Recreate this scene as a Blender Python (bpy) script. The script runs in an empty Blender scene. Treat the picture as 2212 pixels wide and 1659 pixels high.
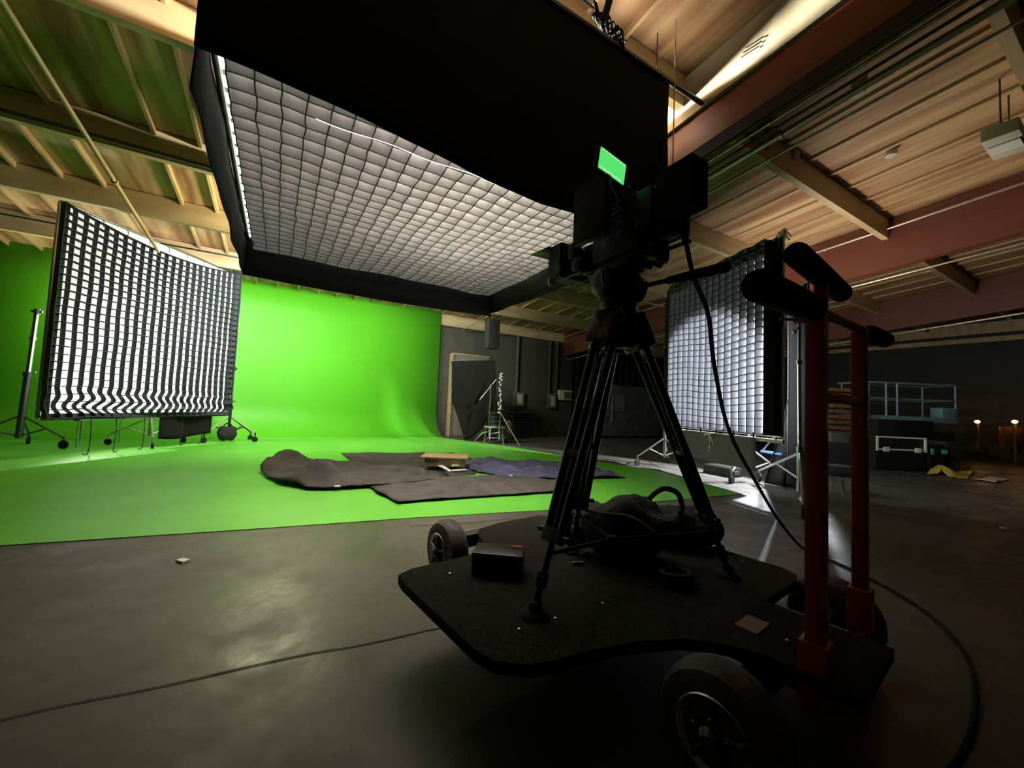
import bpy, bmesh, math, random
from mathutils import Vector, Matrix, Euler, noise
random.seed(7)
SC = bpy.context.scene
COL = SC.collection
PI = math.pi

# ------------------------------------------------------------------ camera
YAW, PITCH, ROLL = math.radians(30.4), math.radians(3.1), math.radians(2.46)
FPX = 863.0
CAMZ = 1.0
cam_data = bpy.data.cameras.new('phone_camera')
cam_data.sensor_width = 36.0
cam_data.lens = FPX / 2212 * 36
cam_data.clip_start = 0.02
cam_data.clip_end = 200
cam = bpy.data.objects.new('phone_camera', cam_data)
COL.objects.link(cam)
RM = Matrix.Rotation(-YAW, 4, 'Z') @ Matrix.Rotation(PI / 2 + PITCH, 4, 'X') @ Matrix.Rotation(ROLL, 4, 'Z')
cam.matrix_world = Matrix.Translation((0, 0, CAMZ)) @ RM
SC.camera = cam
SY, CY = math.sin(YAW), math.cos(YAW)

# ------------------------------------------------------------------ world, view
w = bpy.data.worlds.new('night'); SC.world = w; w.use_nodes = True
w.node_tree.nodes['Background'].inputs[0].default_value = (.6, .7, 1, 1)
w.node_tree.nodes['Background'].inputs[1].default_value = 0.0
SC.view_settings.view_transform = 'Standard'
SC.view_settings.look = 'None'
SC.view_settings.gamma = 1
SC.view_settings.use_curve_mapping = False
SC.view_settings.exposure = 0.0
SC.cycles.max_bounces = 8
SC.cycles.diffuse_bounces = 5
SC.cycles.sample_clamp_indirect = 6

def lamp(name, kind, loc, energy, color=(1, 1, 1), aim=None, parent=None, **kw):
    d = bpy.data.lights.new(name, kind)
    d.energy = energy; d.color = color
    for k, v in kw.items(): setattr(d, k, v)
    o = bpy.data.objects.new(name, d); COL.objects.link(o)
    o.location = loc
    if aim is not None:
        o.rotation_euler = (Vector(aim) - Vector(loc)).to_track_quat('-Z', 'Y').to_euler()
    return o
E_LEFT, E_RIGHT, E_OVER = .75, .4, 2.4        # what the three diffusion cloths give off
WARM, COOL, NEUT = (1, .80, .52), (.86, .93, 1), (1, .97, .90)
lamp('left_source_light', 'SPOT', (-2.95, 10.35, 2.15), 330, NEUT, aim=(-1.4, 8.9, 1.55), spot_size=math.radians(84), spot_blend=.3, shadow_soft_size=.07)
lamp('right_source_light', 'SPOT', (7.15, 3.20, 2.15), 3000, COOL, aim=(5.34, 4.00, 1.05), spot_size=math.radians(92), spot_blend=.2, shadow_soft_size=.07)
lamp('overhead_source_light', 'POINT', (1.7, 3.6, 3.97), 2500, (1, .93, .80), shadow_soft_size=.12)
lamp('screen_light_one', 'AREA', (-.1, 8.0, 3.32), 170, (1, 1, .93), aim=(-.2, 11.5, 1.7), shape='RECTANGLE', size=1.1, size_y=.3)
lamp('screen_light_two', 'AREA', (2.5, 8.3, 3.30), 145, (1, 1, .93), aim=(3.0, 11.5, 1.2), shape='RECTANGLE', size=1.1, size_y=.3)
lamp('left_source_fill', 'POINT', (-3.1, 10.5, 2.4), 90, (1, .92, .58), shadow_soft_size=.1)  # added warm fill for the left roof, no fixture of its own
lamp('right_source_fill', 'SPOT', (7.6, 3.1, 1.9), 190, (1, .86, .66), aim=(8.6, 2.1, 3.1), spot_size=math.radians(170), spot_blend=.4, shadow_soft_size=.1)  # added fill for the right roof and cases, no fixture of its own
lamp('roof_fill_light', 'POINT', (.2, 7.55, 3.40), 250, (1, .93, .62), shadow_soft_size=.12)  # added warm fill for the roof, hidden behind the softbox skirt

# ------------------------------------------------------------------ helpers
def ray(px, py):
    d = RM.to_3x3() @ Vector(((px - 1106) / FPX, -(py - 829.5) / FPX, -1))
    return d
O3 = Vector((0, 0, CAMZ))
def at(px, py, z=None, f=None, X=None, Y=None):
    d = ray(px, py)
    if z is not None: t = (z - CAMZ) / d.z
    elif f is not None: t = f / (d.x * SY + d.y * CY)
    elif X is not None: t = X / d.x
    else: t = Y / d.y
    return O3 + d * t
def LF(lat, f, z=0):
    return Vector((lat * CY + f * SY, -lat * SY + f * CY, z))

class MB:
    def __init__(s): s.b = bmesh.new()
    def box(s, c, size, rot=None, bev=0):
        m = Matrix.Translation(c) @ (rot.to_4x4() if rot is not None else Matrix()) @ Matrix.Diagonal((*size, 1))
        r = bmesh.ops.create_cube(s.b, size=1, matrix=m)
        if bev:
            es = list({e for v in r['verts'] for e in v.link_edges})
            bmesh.ops.bevel(s.b, geom=es, offset=bev, segments=2, affect='EDGES', profile=.6)
        return s
    def cyl(s, a, b, r, r2=None, n=14, cap=True):
        a, b = Vector(a), Vector(b); d = b - a
        if d.length < 1e-6: return s
        m = Matrix.Translation((a + b) / 2) @ d.to_track_quat('Z', 'Y').to_matrix().to_4x4()
        bmesh.ops.create_cone(s.b, cap_ends=cap, segments=n, radius1=r, radius2=r if r2 is None else r2, depth=d.length, matrix=m)
        return s
    def sph(s, c, r, sc=(1, 1, 1), rot=None, n=12):
        m = Matrix.Translation(c) @ (rot.to_4x4() if rot is not None else Matrix()) @ Matrix.Diagonal((r * sc[0], r * sc[1], r * sc[2], 1))
        bmesh.ops.create_uvsphere(s.b, u_segments=n * 2, v_segments=n, radius=1, matrix=m)
        return s
    def tube(s, pts, r, n=8, smooth=0):
        pts = [Vector(p) for p in pts]
        if smooth: pts = crom(pts, smooth)
        rings = []
        up = Vector((0, 0, 1))
        for i, p in enumerate(pts):
            t = (pts[min(i + 1, len(pts) - 1)] - pts[max(i - 1, 0)]).normalized()
            x = t.cross(up)
            if x.length < .05: x = t.cross(Vector((0, 1, 0)))
            x.normalize(); y = x.cross(t).normalized()
            rr = r[i * len(r) // len(pts)] if isinstance(r, (list, tuple)) else r
            rings.append([s.b.verts.new(p + (x * math.cos(2 * PI * k / n) + y * math.sin(2 * PI * k / n)) * rr) for k in range(n)])
        for A, B in zip(rings, rings[1:]):
            for k in range(n):
                s.b.faces.new((A[k], A[(k + 1) % n], B[(k + 1) % n], B[k]))
        s.b.faces.new(rings[0][::-1]); s.b.faces.new(rings[-1])
        return s
    def lathe(s, c, axis, prof, n=28):
        q = Vector(axis).to_track_quat('Z', 'Y').to_matrix()
        rings = []
        for (r, h) in prof:
            rings.append([s.b.verts.new(Vector(c) + q @ Vector((r * math.cos(2 * PI * k / n), r * math.sin(2 * PI * k / n), h))) for k in range(n)])
        for A, B in zip(rings, rings[1:]):
            for k in range(n): s.b.faces.new((A[k], A[(k + 1) % n], B[(k + 1) % n], B[k]))
        s.b.faces.new(rings[0][::-1]); s.b.faces.new(rings[-1])
        return s
    def prism(s, poly, z0, z1):
        A = [s.b.verts.new((p[0], p[1], z0)) for p in poly]
        B = [s.b.verts.new((p[0], p[1], z1)) for p in poly]
        n = len(A)
        s.b.faces.new(A[::-1]); s.b.faces.new(B)
        for k in range(n): s.b.faces.new((A[k], A[(k + 1) % n], B[(k + 1) % n], B[k]))
        return s
    def quadgrid(s, fn, nu, nv):
        V = [[s.b.verts.new(fn(i / nu, j / nv)) for j in range(nv + 1)] for i in range(nu + 1)]
        for i in range(nu):
            for j in range(nv):
                s.b.faces.new((V[i][j], V[i + 1][j], V[i + 1][j + 1], V[i][j + 1]))
        return s
    def out(s, name, mat, parent=None, smooth=True, solid=0, ang=35, origin=None):
        bmesh.ops.recalc_face_normals(s.b, faces=s.b.faces)
        me = bpy.data.meshes.new(name)
        if origin is not None:
            bmesh.ops.translate(s.b, verts=s.b.verts, vec=-Vector(origin))
        s.b.to_mesh(me); s.b.free()
        me.materials.append(mat)
        if smooth:
            me.shade_smooth()
            try: me.set_sharp_from_angle(angle=math.radians(ang))
            except Exception: pass
        o = bpy.data.objects.new(name, me); COL.objects.link(o)
        if origin is not None: o.location = origin
        if parent is not None:
            o.parent = parent
            pm = world_of(parent)
            o.matrix_parent_inverse = pm.inverted()
        if solid:
            m = o.modifiers.new('thick', 'SOLIDIFY'); m.thickness = solid; m.offset = 0
        return o

def world_of(o):
    m = o.matrix_basis.copy()
    if o.parent: m = world_of(o.parent) @ o.matrix_parent_inverse @ m
    return m
def crom(P, k):
    out = []
    Q = [P[0] * 2 - P[1]] + P + [P[-1] * 2 - P[-2]]
    for i in range(1, len(Q) - 2):
        for j in range(k):
            t = j / k
            a, b, c, d = Q[i - 1], Q[i], Q[i + 1], Q[i + 2]
            out.append(.5 * ((2 * b) + (c - a) * t + (2 * a - 5 * b + 4 * c - d) * t * t + (3 * b - a - 3 * c + d) * t ** 3))
    out.append(P[-1]); return out
def tag(o, label=None, cat=None, group=None, kind=None):
    if label: o['label'] = label
    if cat: o['category'] = cat
    if group: o['group'] = group
    if kind: o['kind'] = kind
    return o
def thing(name, label, cat, loc=(0, 0, 0), rz=0, group=None):
    o = bpy.data.objects.new(name, None); COL.objects.link(o)
    o.empty_display_size = .1
    o.location = loc; o.rotation_euler = (0, 0, rz)
    return tag(o, label, cat, group)
def dup(root, delta, rz=0, label=None, group=None):
    def rec(o, par):
        c = o.copy(); COL.objects.link(c)
        if par is not None: c.parent = par
        for ch in [x for x in COL.objects if x.parent == o]: rec(ch, c)
        return c
    r = rec(root, None)
    r.location = Vector(root.location) + Vector(delta)
    r.rotation_euler = (0, 0, root.rotation_euler.z + rz)
    if label: r['label'] = label
    if group: r['group'] = group
    return r
def struct(mb, name, mat, **kw):
    return tag(mb.out(name, mat, **kw), kind='structure')

# ------------------------------------------------------------------ materials
def mat(name, col, rough=.6, metal=0, spec=.5, noise_scale=0, noise_amt=.25, col2=None, bump=0, bump_scale=40, stretch=(1, 1, 1), sheen=0, coat=0):
    m = bpy.data.materials.new(name); m.use_nodes = True
    nt = m.node_tree; bs = nt.nodes['Principled BSDF']
    bs.inputs['Base Color'].default_value = (*col, 1)
    bs.inputs['Roughness'].default_value = rough
    bs.inputs['Metallic'].default_value = metal
    bs.inputs['Specular IOR Level'].default_value = spec
    if coat: bs.inputs['Coat Weight'].default_value = coat
    tc = nt.nodes.new('ShaderNodeTexCoord'); mp = nt.nodes.new('ShaderNodeMapping')
    mp.inputs['Scale'].default_value = stretch
    nt.links.new(tc.outputs['Object'], mp.inputs['Vector'])
    if noise_scale:
        nz = nt.nodes.new('ShaderNodeTexNoise'); nz.inputs['Scale'].default_value = noise_scale
        nz.inputs['Detail'].default_value = 6
        nt.links.new(mp.outputs[0], nz.inputs['Vector'])
        rp = nt.nodes.new('ShaderNodeValToRGB')
        c2 = col2 or tuple(c * (1 - noise_amt) for c in col)
        rp.color_ramp.elements[0].position = .35; rp.color_ramp.elements[1].position = .65
        rp.color_ramp.elements[0].color = (*c2, 1); rp.color_ramp.elements[1].color = (*col, 1)
        nt.links.new(nz.outputs['Fac'], rp.inputs['Fac'])
        nt.links.new(rp.outputs[0], bs.inputs['Base Color'])
    if bump:
        n2 = nt.nodes.new('ShaderNodeTexNoise'); n2.inputs['Scale'].default_value = bump_scale
        n2.inputs['Detail'].default_value = 4
        nt.links.new(mp.outputs[0], n2.inputs['Vector'])
        bp = nt.nodes.new('ShaderNodeBump'); bp.inputs['Strength'].default_value = bump
        bp.inputs['Distance'].default_value = .02
        nt.links.new(n2.outputs['Fac'], bp.inputs['Height'])
        nt.links.new(bp.outputs[0], bs.inputs['Normal'])
    return m
def emit(name, col, strength):
    m = bpy.data.materials.new(name); m.use_nodes = True
    nt = m.node_tree; nt.nodes.clear()
    e = nt.nodes.new('ShaderNodeEmission'); o = nt.nodes.new('ShaderNodeOutputMaterial')
    e.inputs[0].default_value = (*col, 1); e.inputs[1].default_value = strength
    nt.links.new(e.outputs[0], o.inputs[0]); return m
def silk(name, col, strength, trans=.6):
    m = bpy.data.materials.new(name); m.use_nodes = True
    nt = m.node_tree; nt.nodes.clear()
    e = nt.nodes.new('ShaderNodeEmission'); t = nt.nodes.new('ShaderNodeBsdfTranslucent'); d = nt.nodes.new('ShaderNodeBsdfDiffuse')
    a = nt.nodes.new('ShaderNodeAddShader'); mx = nt.nodes.new('ShaderNodeMixShader'); o = nt.nodes.new('ShaderNodeOutputMaterial')
    e.inputs[0].default_value = (*col, 1); e.inputs[1].default_value = strength
    t.inputs[0].default_value = (.8, .8, .8, 1); d.inputs[0].default_value = (.8, .8, .8, 1)
    mx.inputs[0].default_value = trans
    nt.links.new(d.outputs[0], mx.inputs[1]); nt.links.new(t.outputs[0], mx.inputs[2])
    nt.links.new(mx.outputs[0], a.inputs[0]); nt.links.new(e.outputs[0], a.inputs[1])
    nt.links.new(a.outputs[0], o.inputs[0]); return m

def floor_mat():
    m = mat('concrete', (.080, .074, .063), .42, spec=.24, noise_scale=1.1, col2=(.055, .05, .042), bump=.12, bump_scale=9)
    nt = m.node_tree; bs = nt.nodes['Principled BSDF']
    nz = nt.nodes.new('ShaderNodeTexNoise'); nz.inputs['Scale'].default_value = 2.3; nz.inputs['Detail'].default_value = 8
    nz.inputs['Roughness'].default_value = .65
    rp = nt.nodes.new('ShaderNodeMapRange'); rp.inputs['From Min'].default_value = .35; rp.inputs['From Max'].default_value = .65
    rp.inputs['To Min'].default_value = .30; rp.inputs['To Max'].default_value = .58
    tc = nt.nodes.new('ShaderNodeTexCoord')
    nt.links.new(tc.outputs['Object'], nz.inputs['Vector'])
    nt.links.new(nz.outputs['Fac'], rp.inputs['Value']); nt.links.new(rp.outputs[0], bs.inputs['Roughness'])
    return m
M = dict(
    concrete=floor_mat(),
    crack=mat('crack_dirt', (.02, .018, .015), .9),
    green=mat('chroma_green', (.095, .47, .012), .55, noise_scale=.8, noise_amt=.06),
    greenfloor=mat('chroma_green_floor', (.12, .46, .045), .42, spec=.4, noise_scale=1.6, noise_amt=.14, bump=.05, bump_scale=6),
    wall=mat('dark_wall', (.075, .075, .055), .75, noise_scale=3, noise_amt=.25, bump=.15, bump_scale=25),
    ply=mat('plywood', (.50, .33, .17), .6, noise_scale=2.2, col2=(.22, .095, .04), stretch=(2.6, .22, 1), bump=.05),
    joist=mat('joist_wood', (.50, .36, .19), .6, noise_scale=3, col2=(.36, .22, .10), stretch=(3, .4, 1)),
    purlin=mat('beam_wood', (.52, .41, .24), .55, noise_scale=2, col2=(.38, .27, .13), stretch=(.4, 3, 2)),
    girder=mat('red_girder', (.15, .040, .020), .5, noise_scale=1.2, col2=(.11, .028, .014), stretch=(1, .4, 2)),
    black=mat('duvetyne', (.011, .011, .010), .95, spec=.1, bump=.2, bump_scale=200),
    blackcloth=mat('black_blanket', (.075, .070, .066), .95, spec=.15, noise_scale=5, noise_amt=.35, bump=.3, bump_scale=60),
    navy=mat('navy_blanket', (.10, .095, .19), .95, spec=.15, noise_scale=8, noise_amt=.4, bump=.4, bump_scale=40),
    crate_l=mat('grid_fabric_left', (.045, .052, .062), .8, spec=.2),
    crate_r=mat('grid_fabric_right', (.24, .24, .26), .75, spec=.2),
    crate_o=mat('grid_fabric_overhead', (.20, .197, .192), .7, spec=.25, noise_scale=6, noise_amt=.2),
    bind_o=mat('grey_binding', (.07, .07, .07), .8),
    silk_l=silk('diffusion_left', (.97, .96, .93), E_LEFT),
    silk_r=silk('diffusion_right', (.93, .96, 1), E_RIGHT),
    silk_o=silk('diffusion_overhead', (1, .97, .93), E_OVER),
    alu=mat('aluminium', (.55, .55, .53), .3, 1),
    steel=mat('chrome_steel', (.7, .7, .7), .16, 1),
    dsteel=mat('dark_steel', (.10, .105, .10), .35, .9),
    rubber=mat('rubber', (.014, .014, .013), .85, spec=.2),
    tyre=mat('dusty_tyre', (.06, .05, .038), .65, noise_scale=9, noise_amt=.5, bump=.2, bump_scale=50),
    carpet=mat('deck_carpet', (.030, .026, .020), .95, spec=.1, noise_scale=60, noise_amt=.4, bump=.5, bump_scale=300),
    orange=mat('red_orange_paint', (.34, .045, .018), .35, noise_scale=4, noise_amt=.3),
    foam=mat('foam_grip', (.006, .006, .006), .9, spec=.2),
    cam=mat('camera_black', (.010, .0105, .010), .5, spec=.3, noise_scale=20, noise_amt=.3),
    camgrey=mat('camera_grey', (.04, .043, .04), .35, .4),
    legs=mat('tripod_black', (.014, .015, .014), .22, .3),
    bag=mat('bag_fabric', (.012, .013, .012), .85, bump=.4, bump_scale=60),
    zip=mat('zip_tape', (.10, .085, .06), .6),
    white=mat('white_paint', (.75, .74, .70), .4),
    cream=mat('cream_paint', (.55, .52, .42), .5),
    wood=mat('pale_wood', (.50, .36, .19), .55, noise_scale=6, noise_amt=.3, stretch=(.3, 3, 3)),
    boxwood=mat('apple_box_wood', (.42, .33, .20), .5, noise_scale=6, noise_amt=.3, stretch=(.4, 3, 3)),
    brown=mat('brown_lumber', (.20, .085, .035), .6, noise_scale=8, noise_amt=.5, stretch=(.2, 3, 3)),
    brownpatch=mat('plywood_patch', (.14, .055, .018), .5),
    red=mat('red_label', (.5, .03, .03), .4),
    blue=mat('blue_bar', (.08, .25, .6), .3, .3),
    teal=mat('lift_blue', (.22, .38, .45), .45, .2, noise_scale=4, noise_amt=.4),
    grey=mat('grey_metal', (.16, .16, .14), .5, .2, noise_scale=3, noise_amt=.3),
    flat=mat('grey_crate', (.075, .08, .07), .6, noise_scale=2, noise_amt=.5),
    yellow=mat('yellow_cloth', (.42, .33, .05), .85, noise_scale=6, noise_amt=.4),
    greenlbl=mat('green_label', (.02, .4, .08), .5),
    rope=mat('white_cord', (.85, .85, .82), .7),
    blackrope=mat('dark_cord', (.02, .02, .02), .7),
    hang=mat('hanging_speaker_black', (.02, .022, .018), .6),
    green_reflect=mat('flap_green_reflection', (.02, .045, .02), .35),  # green in the colour stands for the screen reflected in the flap
    orangeglow=emit('sodium_glow', (1, .42, .08), 14),
    amber=emit('amber_glow', (1, .5, .12), .35),
    monitor=emit('monitor_green', (.10, .78, .16), 1.0),
    monitorbar=emit('monitor_text', (.8, .8, .7), 1.0),
    galv=mat('galvanised_pipe', (.52, .47, .38), .32, .7),
    darkpipe=mat('dark_pipe', (.08, .07, .05), .4, .5),
)

# ------------------------------------------------------------------ shell
def roofz(Y): return 3.75 + .085 * (11.7 - Y)
XL, XR, YB, YF = -8.0, 18.6, 11.7, -5.5
struct(MB().box(((XL + XR) / 2, (YB + YF) / 2, -.1), (XR - XL + 2, YB - YF + 2, .2)), 'floor', M['concrete'], smooth=False)
struct(MB().box(((XL + XR) / 2, YB + .1, 1.9), (XR - XL, .2, 4.0)), 'wall_back', M['wall'], smooth=False)
struct(MB().box((XL - .1, (YB + YF) / 2, 2.6), (.2, YB - YF, 5.4)), 'wall_left', M['wall'], smooth=False)
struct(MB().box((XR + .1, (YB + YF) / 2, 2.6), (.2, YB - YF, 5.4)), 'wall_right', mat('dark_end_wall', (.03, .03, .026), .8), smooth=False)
struct(MB().box(((XL + XR) / 2, YF - .1, 2.6), (XR - XL, .2, 5.4)), 'wall_front', M['wall'], smooth=False)
c = MB()
c.quadgrid(lambda u, v: Vector((XL - .2 + u * (XR - XL + .4), YF - .2 + v * (YB - YF + .4), roofz(YF - .2 + v * (YB - YF + .4)))), 1, 1)
struct(c, 'ceiling', M['ply'], smooth=False, solid=.04)
tn = 0
def trim(mb, m, **kw):
    global tn
    tn += 1
    return struct(mb, 'trim_%d' % tn, m, **kw)
slope = math.atan(.085)
RS = Matrix.Rotation(-slope, 3, 'X')
for i, Y in enumerate((11.62, 9.87, 8.13, 6.38, 4.38, 2.62, .72, -1.2)):      # purlins running across (X)
    trim(MB().box(((XL + XR) / 2, Y, roofz(Y) - .20), (XR - XL, .09 if i else .06, .34)), M['purlin'], smooth=False)
xs = -7.79
GX = [-1.9, 3.55, 9.0, 14.45]
while xs < XR:                                       # joists running towards the back wall (Y)
    if all(abs(xs - g) > .12 for g in GX):
        ym = 3.1
        jh = .08 if xs < 3 else .035
        trim(MB().box((xs, ym, roofz(ym) - .02 - jh / 2), (.035 if xs < 3 else .05, 17.0, jh), RS), M['joist'], smooth=False)
    xs += .45 if xs < 3 else .6
for g in GX[1:]:                                     # red girders
    ya, yb = -5.4, (8.6 if g < 4 else 11.6)
    trim(MB().box((g, (ya + yb) / 2, roofz((ya + yb) / 2) - .46), (.16, yb - ya, .84), RS), M['girder'], smooth=False)
trim(MB().box((XR - .12, 3, 3.62), (.16, 16, .14)), M['purlin'], smooth=False)
trim(MB().box((XR - .10, 3, 3.98), (.12, 16, .34)), M['purlin'], smooth=False)

ya, yb = -5.4, 8.6
trim(MB().box((3.445, (ya + yb) / 2, roofz((ya + yb) / 2) - .30), (.045, yb - ya, .46), RS), mat('cream_board', (.34, .30, .20), .5, noise_scale=2, noise_amt=.2), smooth=False)

# green screen: wall, cove and painted floor
CW = 11.5
XG = 4.15
prof = [(CW, 3.95)] + [(CW, 3.95 - k * .8) for k in range(1, 4)]
R = .78
prof += [(CW - R + R * math.cos(a), R - R * math.sin(a)) for a in [k * PI / 2 / 10 for k in range(11)]]
gb = MB()
V = [[gb.b.verts.new((x, y, max(z, .004))) for (y, z) in prof] for x in (XL + .02, XG)]
for i in range(len(prof) - 1): gb.b.faces.new((V[0][i], V[1][i], V[1][i + 1], V[0][i + 1]))
g = struct(gb, 'wall_green_screen', M['green'], solid=.03)
g.modifiers['thick'].offset = 0
edge = [at(955, 941, z=0), at(1100, 965, z=0), at(1266, 993, z=0), at(1420, 1018, z=0), at(1604, 1067, z=0), at(1473, 1080, z=0), at(1177, 1103, z=0), at(900, 1119, z=0), at(560, 1143, z=0), at(0, 1180, z=0)]
poly = [(XG, 10.75)] + [(p.x, p.y) for p in edge[1:]] + [(XL + .02, edge[-1].y + .55), (XL + .02, 10.75)]
struct(MB().prism(poly, -.002, .006), 'floor_green', M['greenfloor'], smooth=False)
# slab joints in the concrete
def joint(a, b, wd=.012):
    a, b = at(*a, z=0), at(*b, z=0)
    pts = [a.lerp(b, i / 40) for i in range(41)]
    d = (b - a).normalized(); n = Vector((-d.y, d.x, 0))
    mb = MB(); A = []; B = []
    for p in pts:
        j = (noise.noise(p * 3) * .02)
        ww = wd * (.6 + .6 * abs(noise.noise(p * 5)))
        A.append(mb.b.verts.new(p + n * (j + ww) + Vector((0, 0, .003)))); B.append(mb.b.verts.new(p + n * (j - ww) + Vector((0, 0, .003))))
    for i in range(40): mb.b.faces.new((A[i], B[i], B[i + 1], A[i + 1]))
    trim(mb, M['crack'], smooth=False)
joint((-200, 1597), (1000, 1348), .006)
joint((880, 1137), (1160, 1120), .006)
joint((1530, 1120), (2180, 1090), .006)

# ------------------------------------------------------------------ egg-crate frames
def crate(mb, O, U, V, N, nu, nv, depth, sub=2, off=None, d0=.02):
    """fabric walls standing on the plane O + u U + v V, u, v in 0..1"""
    off = off or (lambda u, v: (0, 0, 0))
    ul, vl = U.length, V.length
    def P(u, v, h):
        a, b, c = off(u, v)
        return O + U * (u + a / ul) + V * (v + b / vl) + N * (d0 + c + h)
    for i in range(nu + 1):
        u = i / nu
        prev = None
        for j in range(nv * sub + 1):
            v = j / (nv * sub)
            cur = (mb.b.verts.new(P(u, v, 0)), mb.b.verts.new(P(u, v, depth)))
            if prev: mb.b.faces.new((prev[0], cur[0], cur[1], prev[1]))
            prev = cur
    for j in range(nv + 1):
        v = j / nv
        prev = None
        for i in range(nu * sub + 1):
            u = i / (nu * sub)
            cur = (mb.b.verts.new(P(u, v, 0)), mb.b.verts.new(P(u, v, depth)))
            if prev: mb.b.faces.new((prev[0], cur[0], cur[1], prev[1]))
            prev = cur
    return mb
def frame_tubes(mb, O, U, V, r=.022, sq=False):
    c4 = [O, O + U, O + U + V, O + V]
    for i in range(4): mb.cyl(c4[i], c4[(i + 1) % 4], r, n=10)
    return mb

# ---- left 12-foot diffusion frame
LN = at(81, 903, f=5.36); LFa = at(490, 893, f=8.4)
O = Vector((LN.x, LN.y, .57)); U = Vector((LFa.x - LN.x, LFa.y - LN.y, 0)); Vv = Vector((0, 0, 2.96))
# lean of the frame towards the lamp side seen in the photo is small, keep it upright
N = Vector((U.y, -U.x, 0)).normalized()
t = thing('diffusion_frame', 'large square diffusion frame with black grid cloth glowing white, on the green floor at left', 'diffusion frame', (O.x + U.x / 2, O.y + U.y / 2, 0))
frame_tubes(MB(), O, U, Vv, .025).out('frame', M['alu'], t)
s = MB().quadgrid(lambda u, v: O + U * u + Vv * v + N * (.012 * noise.noise(Vector((u * 6, v * 6, 1)))), 6, 6)
s.out('silk', M['silk_l'], t)
def offL(u, v):
    a = b = c = 0
    if v < .16:
        k = (.16 - v) / .16
        a = .075 * k * math.sin(v * 75 + u * 5) * min(1, u * 6)
        c = .05 * k * math.sin(v * 55 + 1 + u * 9)
    a += .012 * noise.noise(Vector((u * 5, v * 7, 3)))
    b = .012 * noise.noise(Vector((u * 9, v * 5, 9)))
    if v > .6: b -= (v - .6) / .4 * .17 * math.sin(PI * min(1, u * 1.05)) ** .8
    return a, b, c
cr = crate(MB(), O + Vector((0, 0, .0)), U, Vv, N, 23, 27, .080, 3, offL)
cr.out('grid_cloth', M['crate_l'], t, smooth=False, solid=.009)
for (u0, u1) in ((.008, .022), (.978, .992)):
    MB().quadgrid(lambda u, v, u0=u0, u1=u1: O + U * (u0 + (u1 - u0) * u) + Vv * v + N * (.04 + .03 * u), 1, 10).out('side_border', M['crate_l'], t, smooth=False, solid=.006)
bd = MB().quadgrid(lambda u, v: O + U * u + Vv * (-.012 + .03 * v) + N * .05, 10, 1)
bd.out('bottom_border', M['crate_l'], t, smooth=False, solid=.006)
for i in range(9):
    p = O + U * ((i + .5) / 9) + Vv
    MB().tube([p, p + N * .03 + Vector((0, 0, -.05)), p + N * .03 + Vector((0, 0, -.12))], .006, 5).out('tie', M['crate_l'], t)
# dangling cords
for (px, y1, y2, hook) in ((210, 905, 972, 1), (262, 905, 967, -1), (320, 930, 962, 1), (398, 905, 958, -1), (440, 905, 952, 1)):
    uu = (px - 103) / 389; uu = uu / (1.55 - .55 * uu)
    p = O + U * uu + N * .02
    q = Vector((p.x, p.y, .03))
    MB().tube([p, p.lerp(q, .5) + U.normalized() * .015, q, q - U.normalized() * .07 * hook], .007, 6, smooth=4).out('tie_cord', M['blackrope'], t)
# black skirt below the bar
def skirt_fn(u, v): return O + U * (.53 + .34 * u) + N * (.03 + .02 * math.sin(u * 9)) + Vector((0, 0, -.42 * v - .03 * math.sin(u * 5) * v + .02))
tag(MB().quadgrid(skirt_fn, 16, 6).out('lower_skirt', M['black'], t, solid=.006), None)

def caster(mb, p, r=.055, ax=(1, 0, 0), wd=.035):
    ax = Vector(ax).normalized()
    mb.lathe(Vector(p) + Vector((0, 0, r)) - ax * wd / 2, ax, [(r * .5, 0), (r * .9, 0), (r, wd * .2), (r, wd * .8), (r * .9, wd), (r * .5, wd)], 18)
def rolling_stand(name, label, base, H, lean=(0, 0, 0), rz=0, m_col=None, scale=1, legs=(0, 120, 240), leglen=.62, wr=.055, k=1):
    m_col = m_col or M['dsteel']
    b = Vector(base)
    t = thing(name, label, 'light stand', b, 0)
    top = b + Vector((lean[0], lean[1], H))
    MB().cyl(b + Vector((0, 0, .16)), b.lerp(top, .55) , .028 * k).cyl(b.lerp(top, .53), b.lerp(top, .56), .036 * k).out('lower_column', m_col, t)
    MB().cyl(b.lerp(top, .5), top, .020 * k).cyl(b.lerp(top, .80), b.lerp(top, .82), .027 * k).out('riser', M['steel'], t)
    MB().cyl(top - Vector((0, 0, .02)), top + Vector((0, 0, .07)), .035).cyl(top + Vector((-.06, 0, .03)), top + Vector((.06, 0, .03)), .02).cyl(top + Vector((0, -.09, .03)), top + Vector((0, .02, .03)), .008).out('grip_head', M['dsteel'], t)
    MB().cyl(b.lerp(top, .55) + Vector((0, 0, .02)), b.lerp(top, .55) + Vector((.07, -.03, .02)), .008).sph(b.lerp(top, .55) + Vector((.085, -.035, .02)), .016).out('lock_knob', M['steel'], t)
    for a in legs:
        a = math.radians(a) + rz
        d = Vector((math.cos(a), math.sin(a), 0))
        e = b + d * leglen
        lg = MB().tube([b + Vector((0, 0, .50)) + d * .03, b + d * leglen + Vector((0, 0, .17))], .014, 4).tube([b + Vector((0, 0, .2)) + d * .03, b + d * leglen * .55 + Vector((0, 0, .31))], .012, 4)
        lg.cyl(e + Vector((0, 0, .2)), e + Vector((0, 0, .09)), .014)
        lo = lg.out('leg', m_col, t)
        cb = MB(); caster(cb, e, wr, (-d.y, d.x, 0)); cb.out('caster', M['rubber'], lo)
    return t
sb = at(48, 985, z=0) + Vector((-.02, .35, 0))
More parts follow.
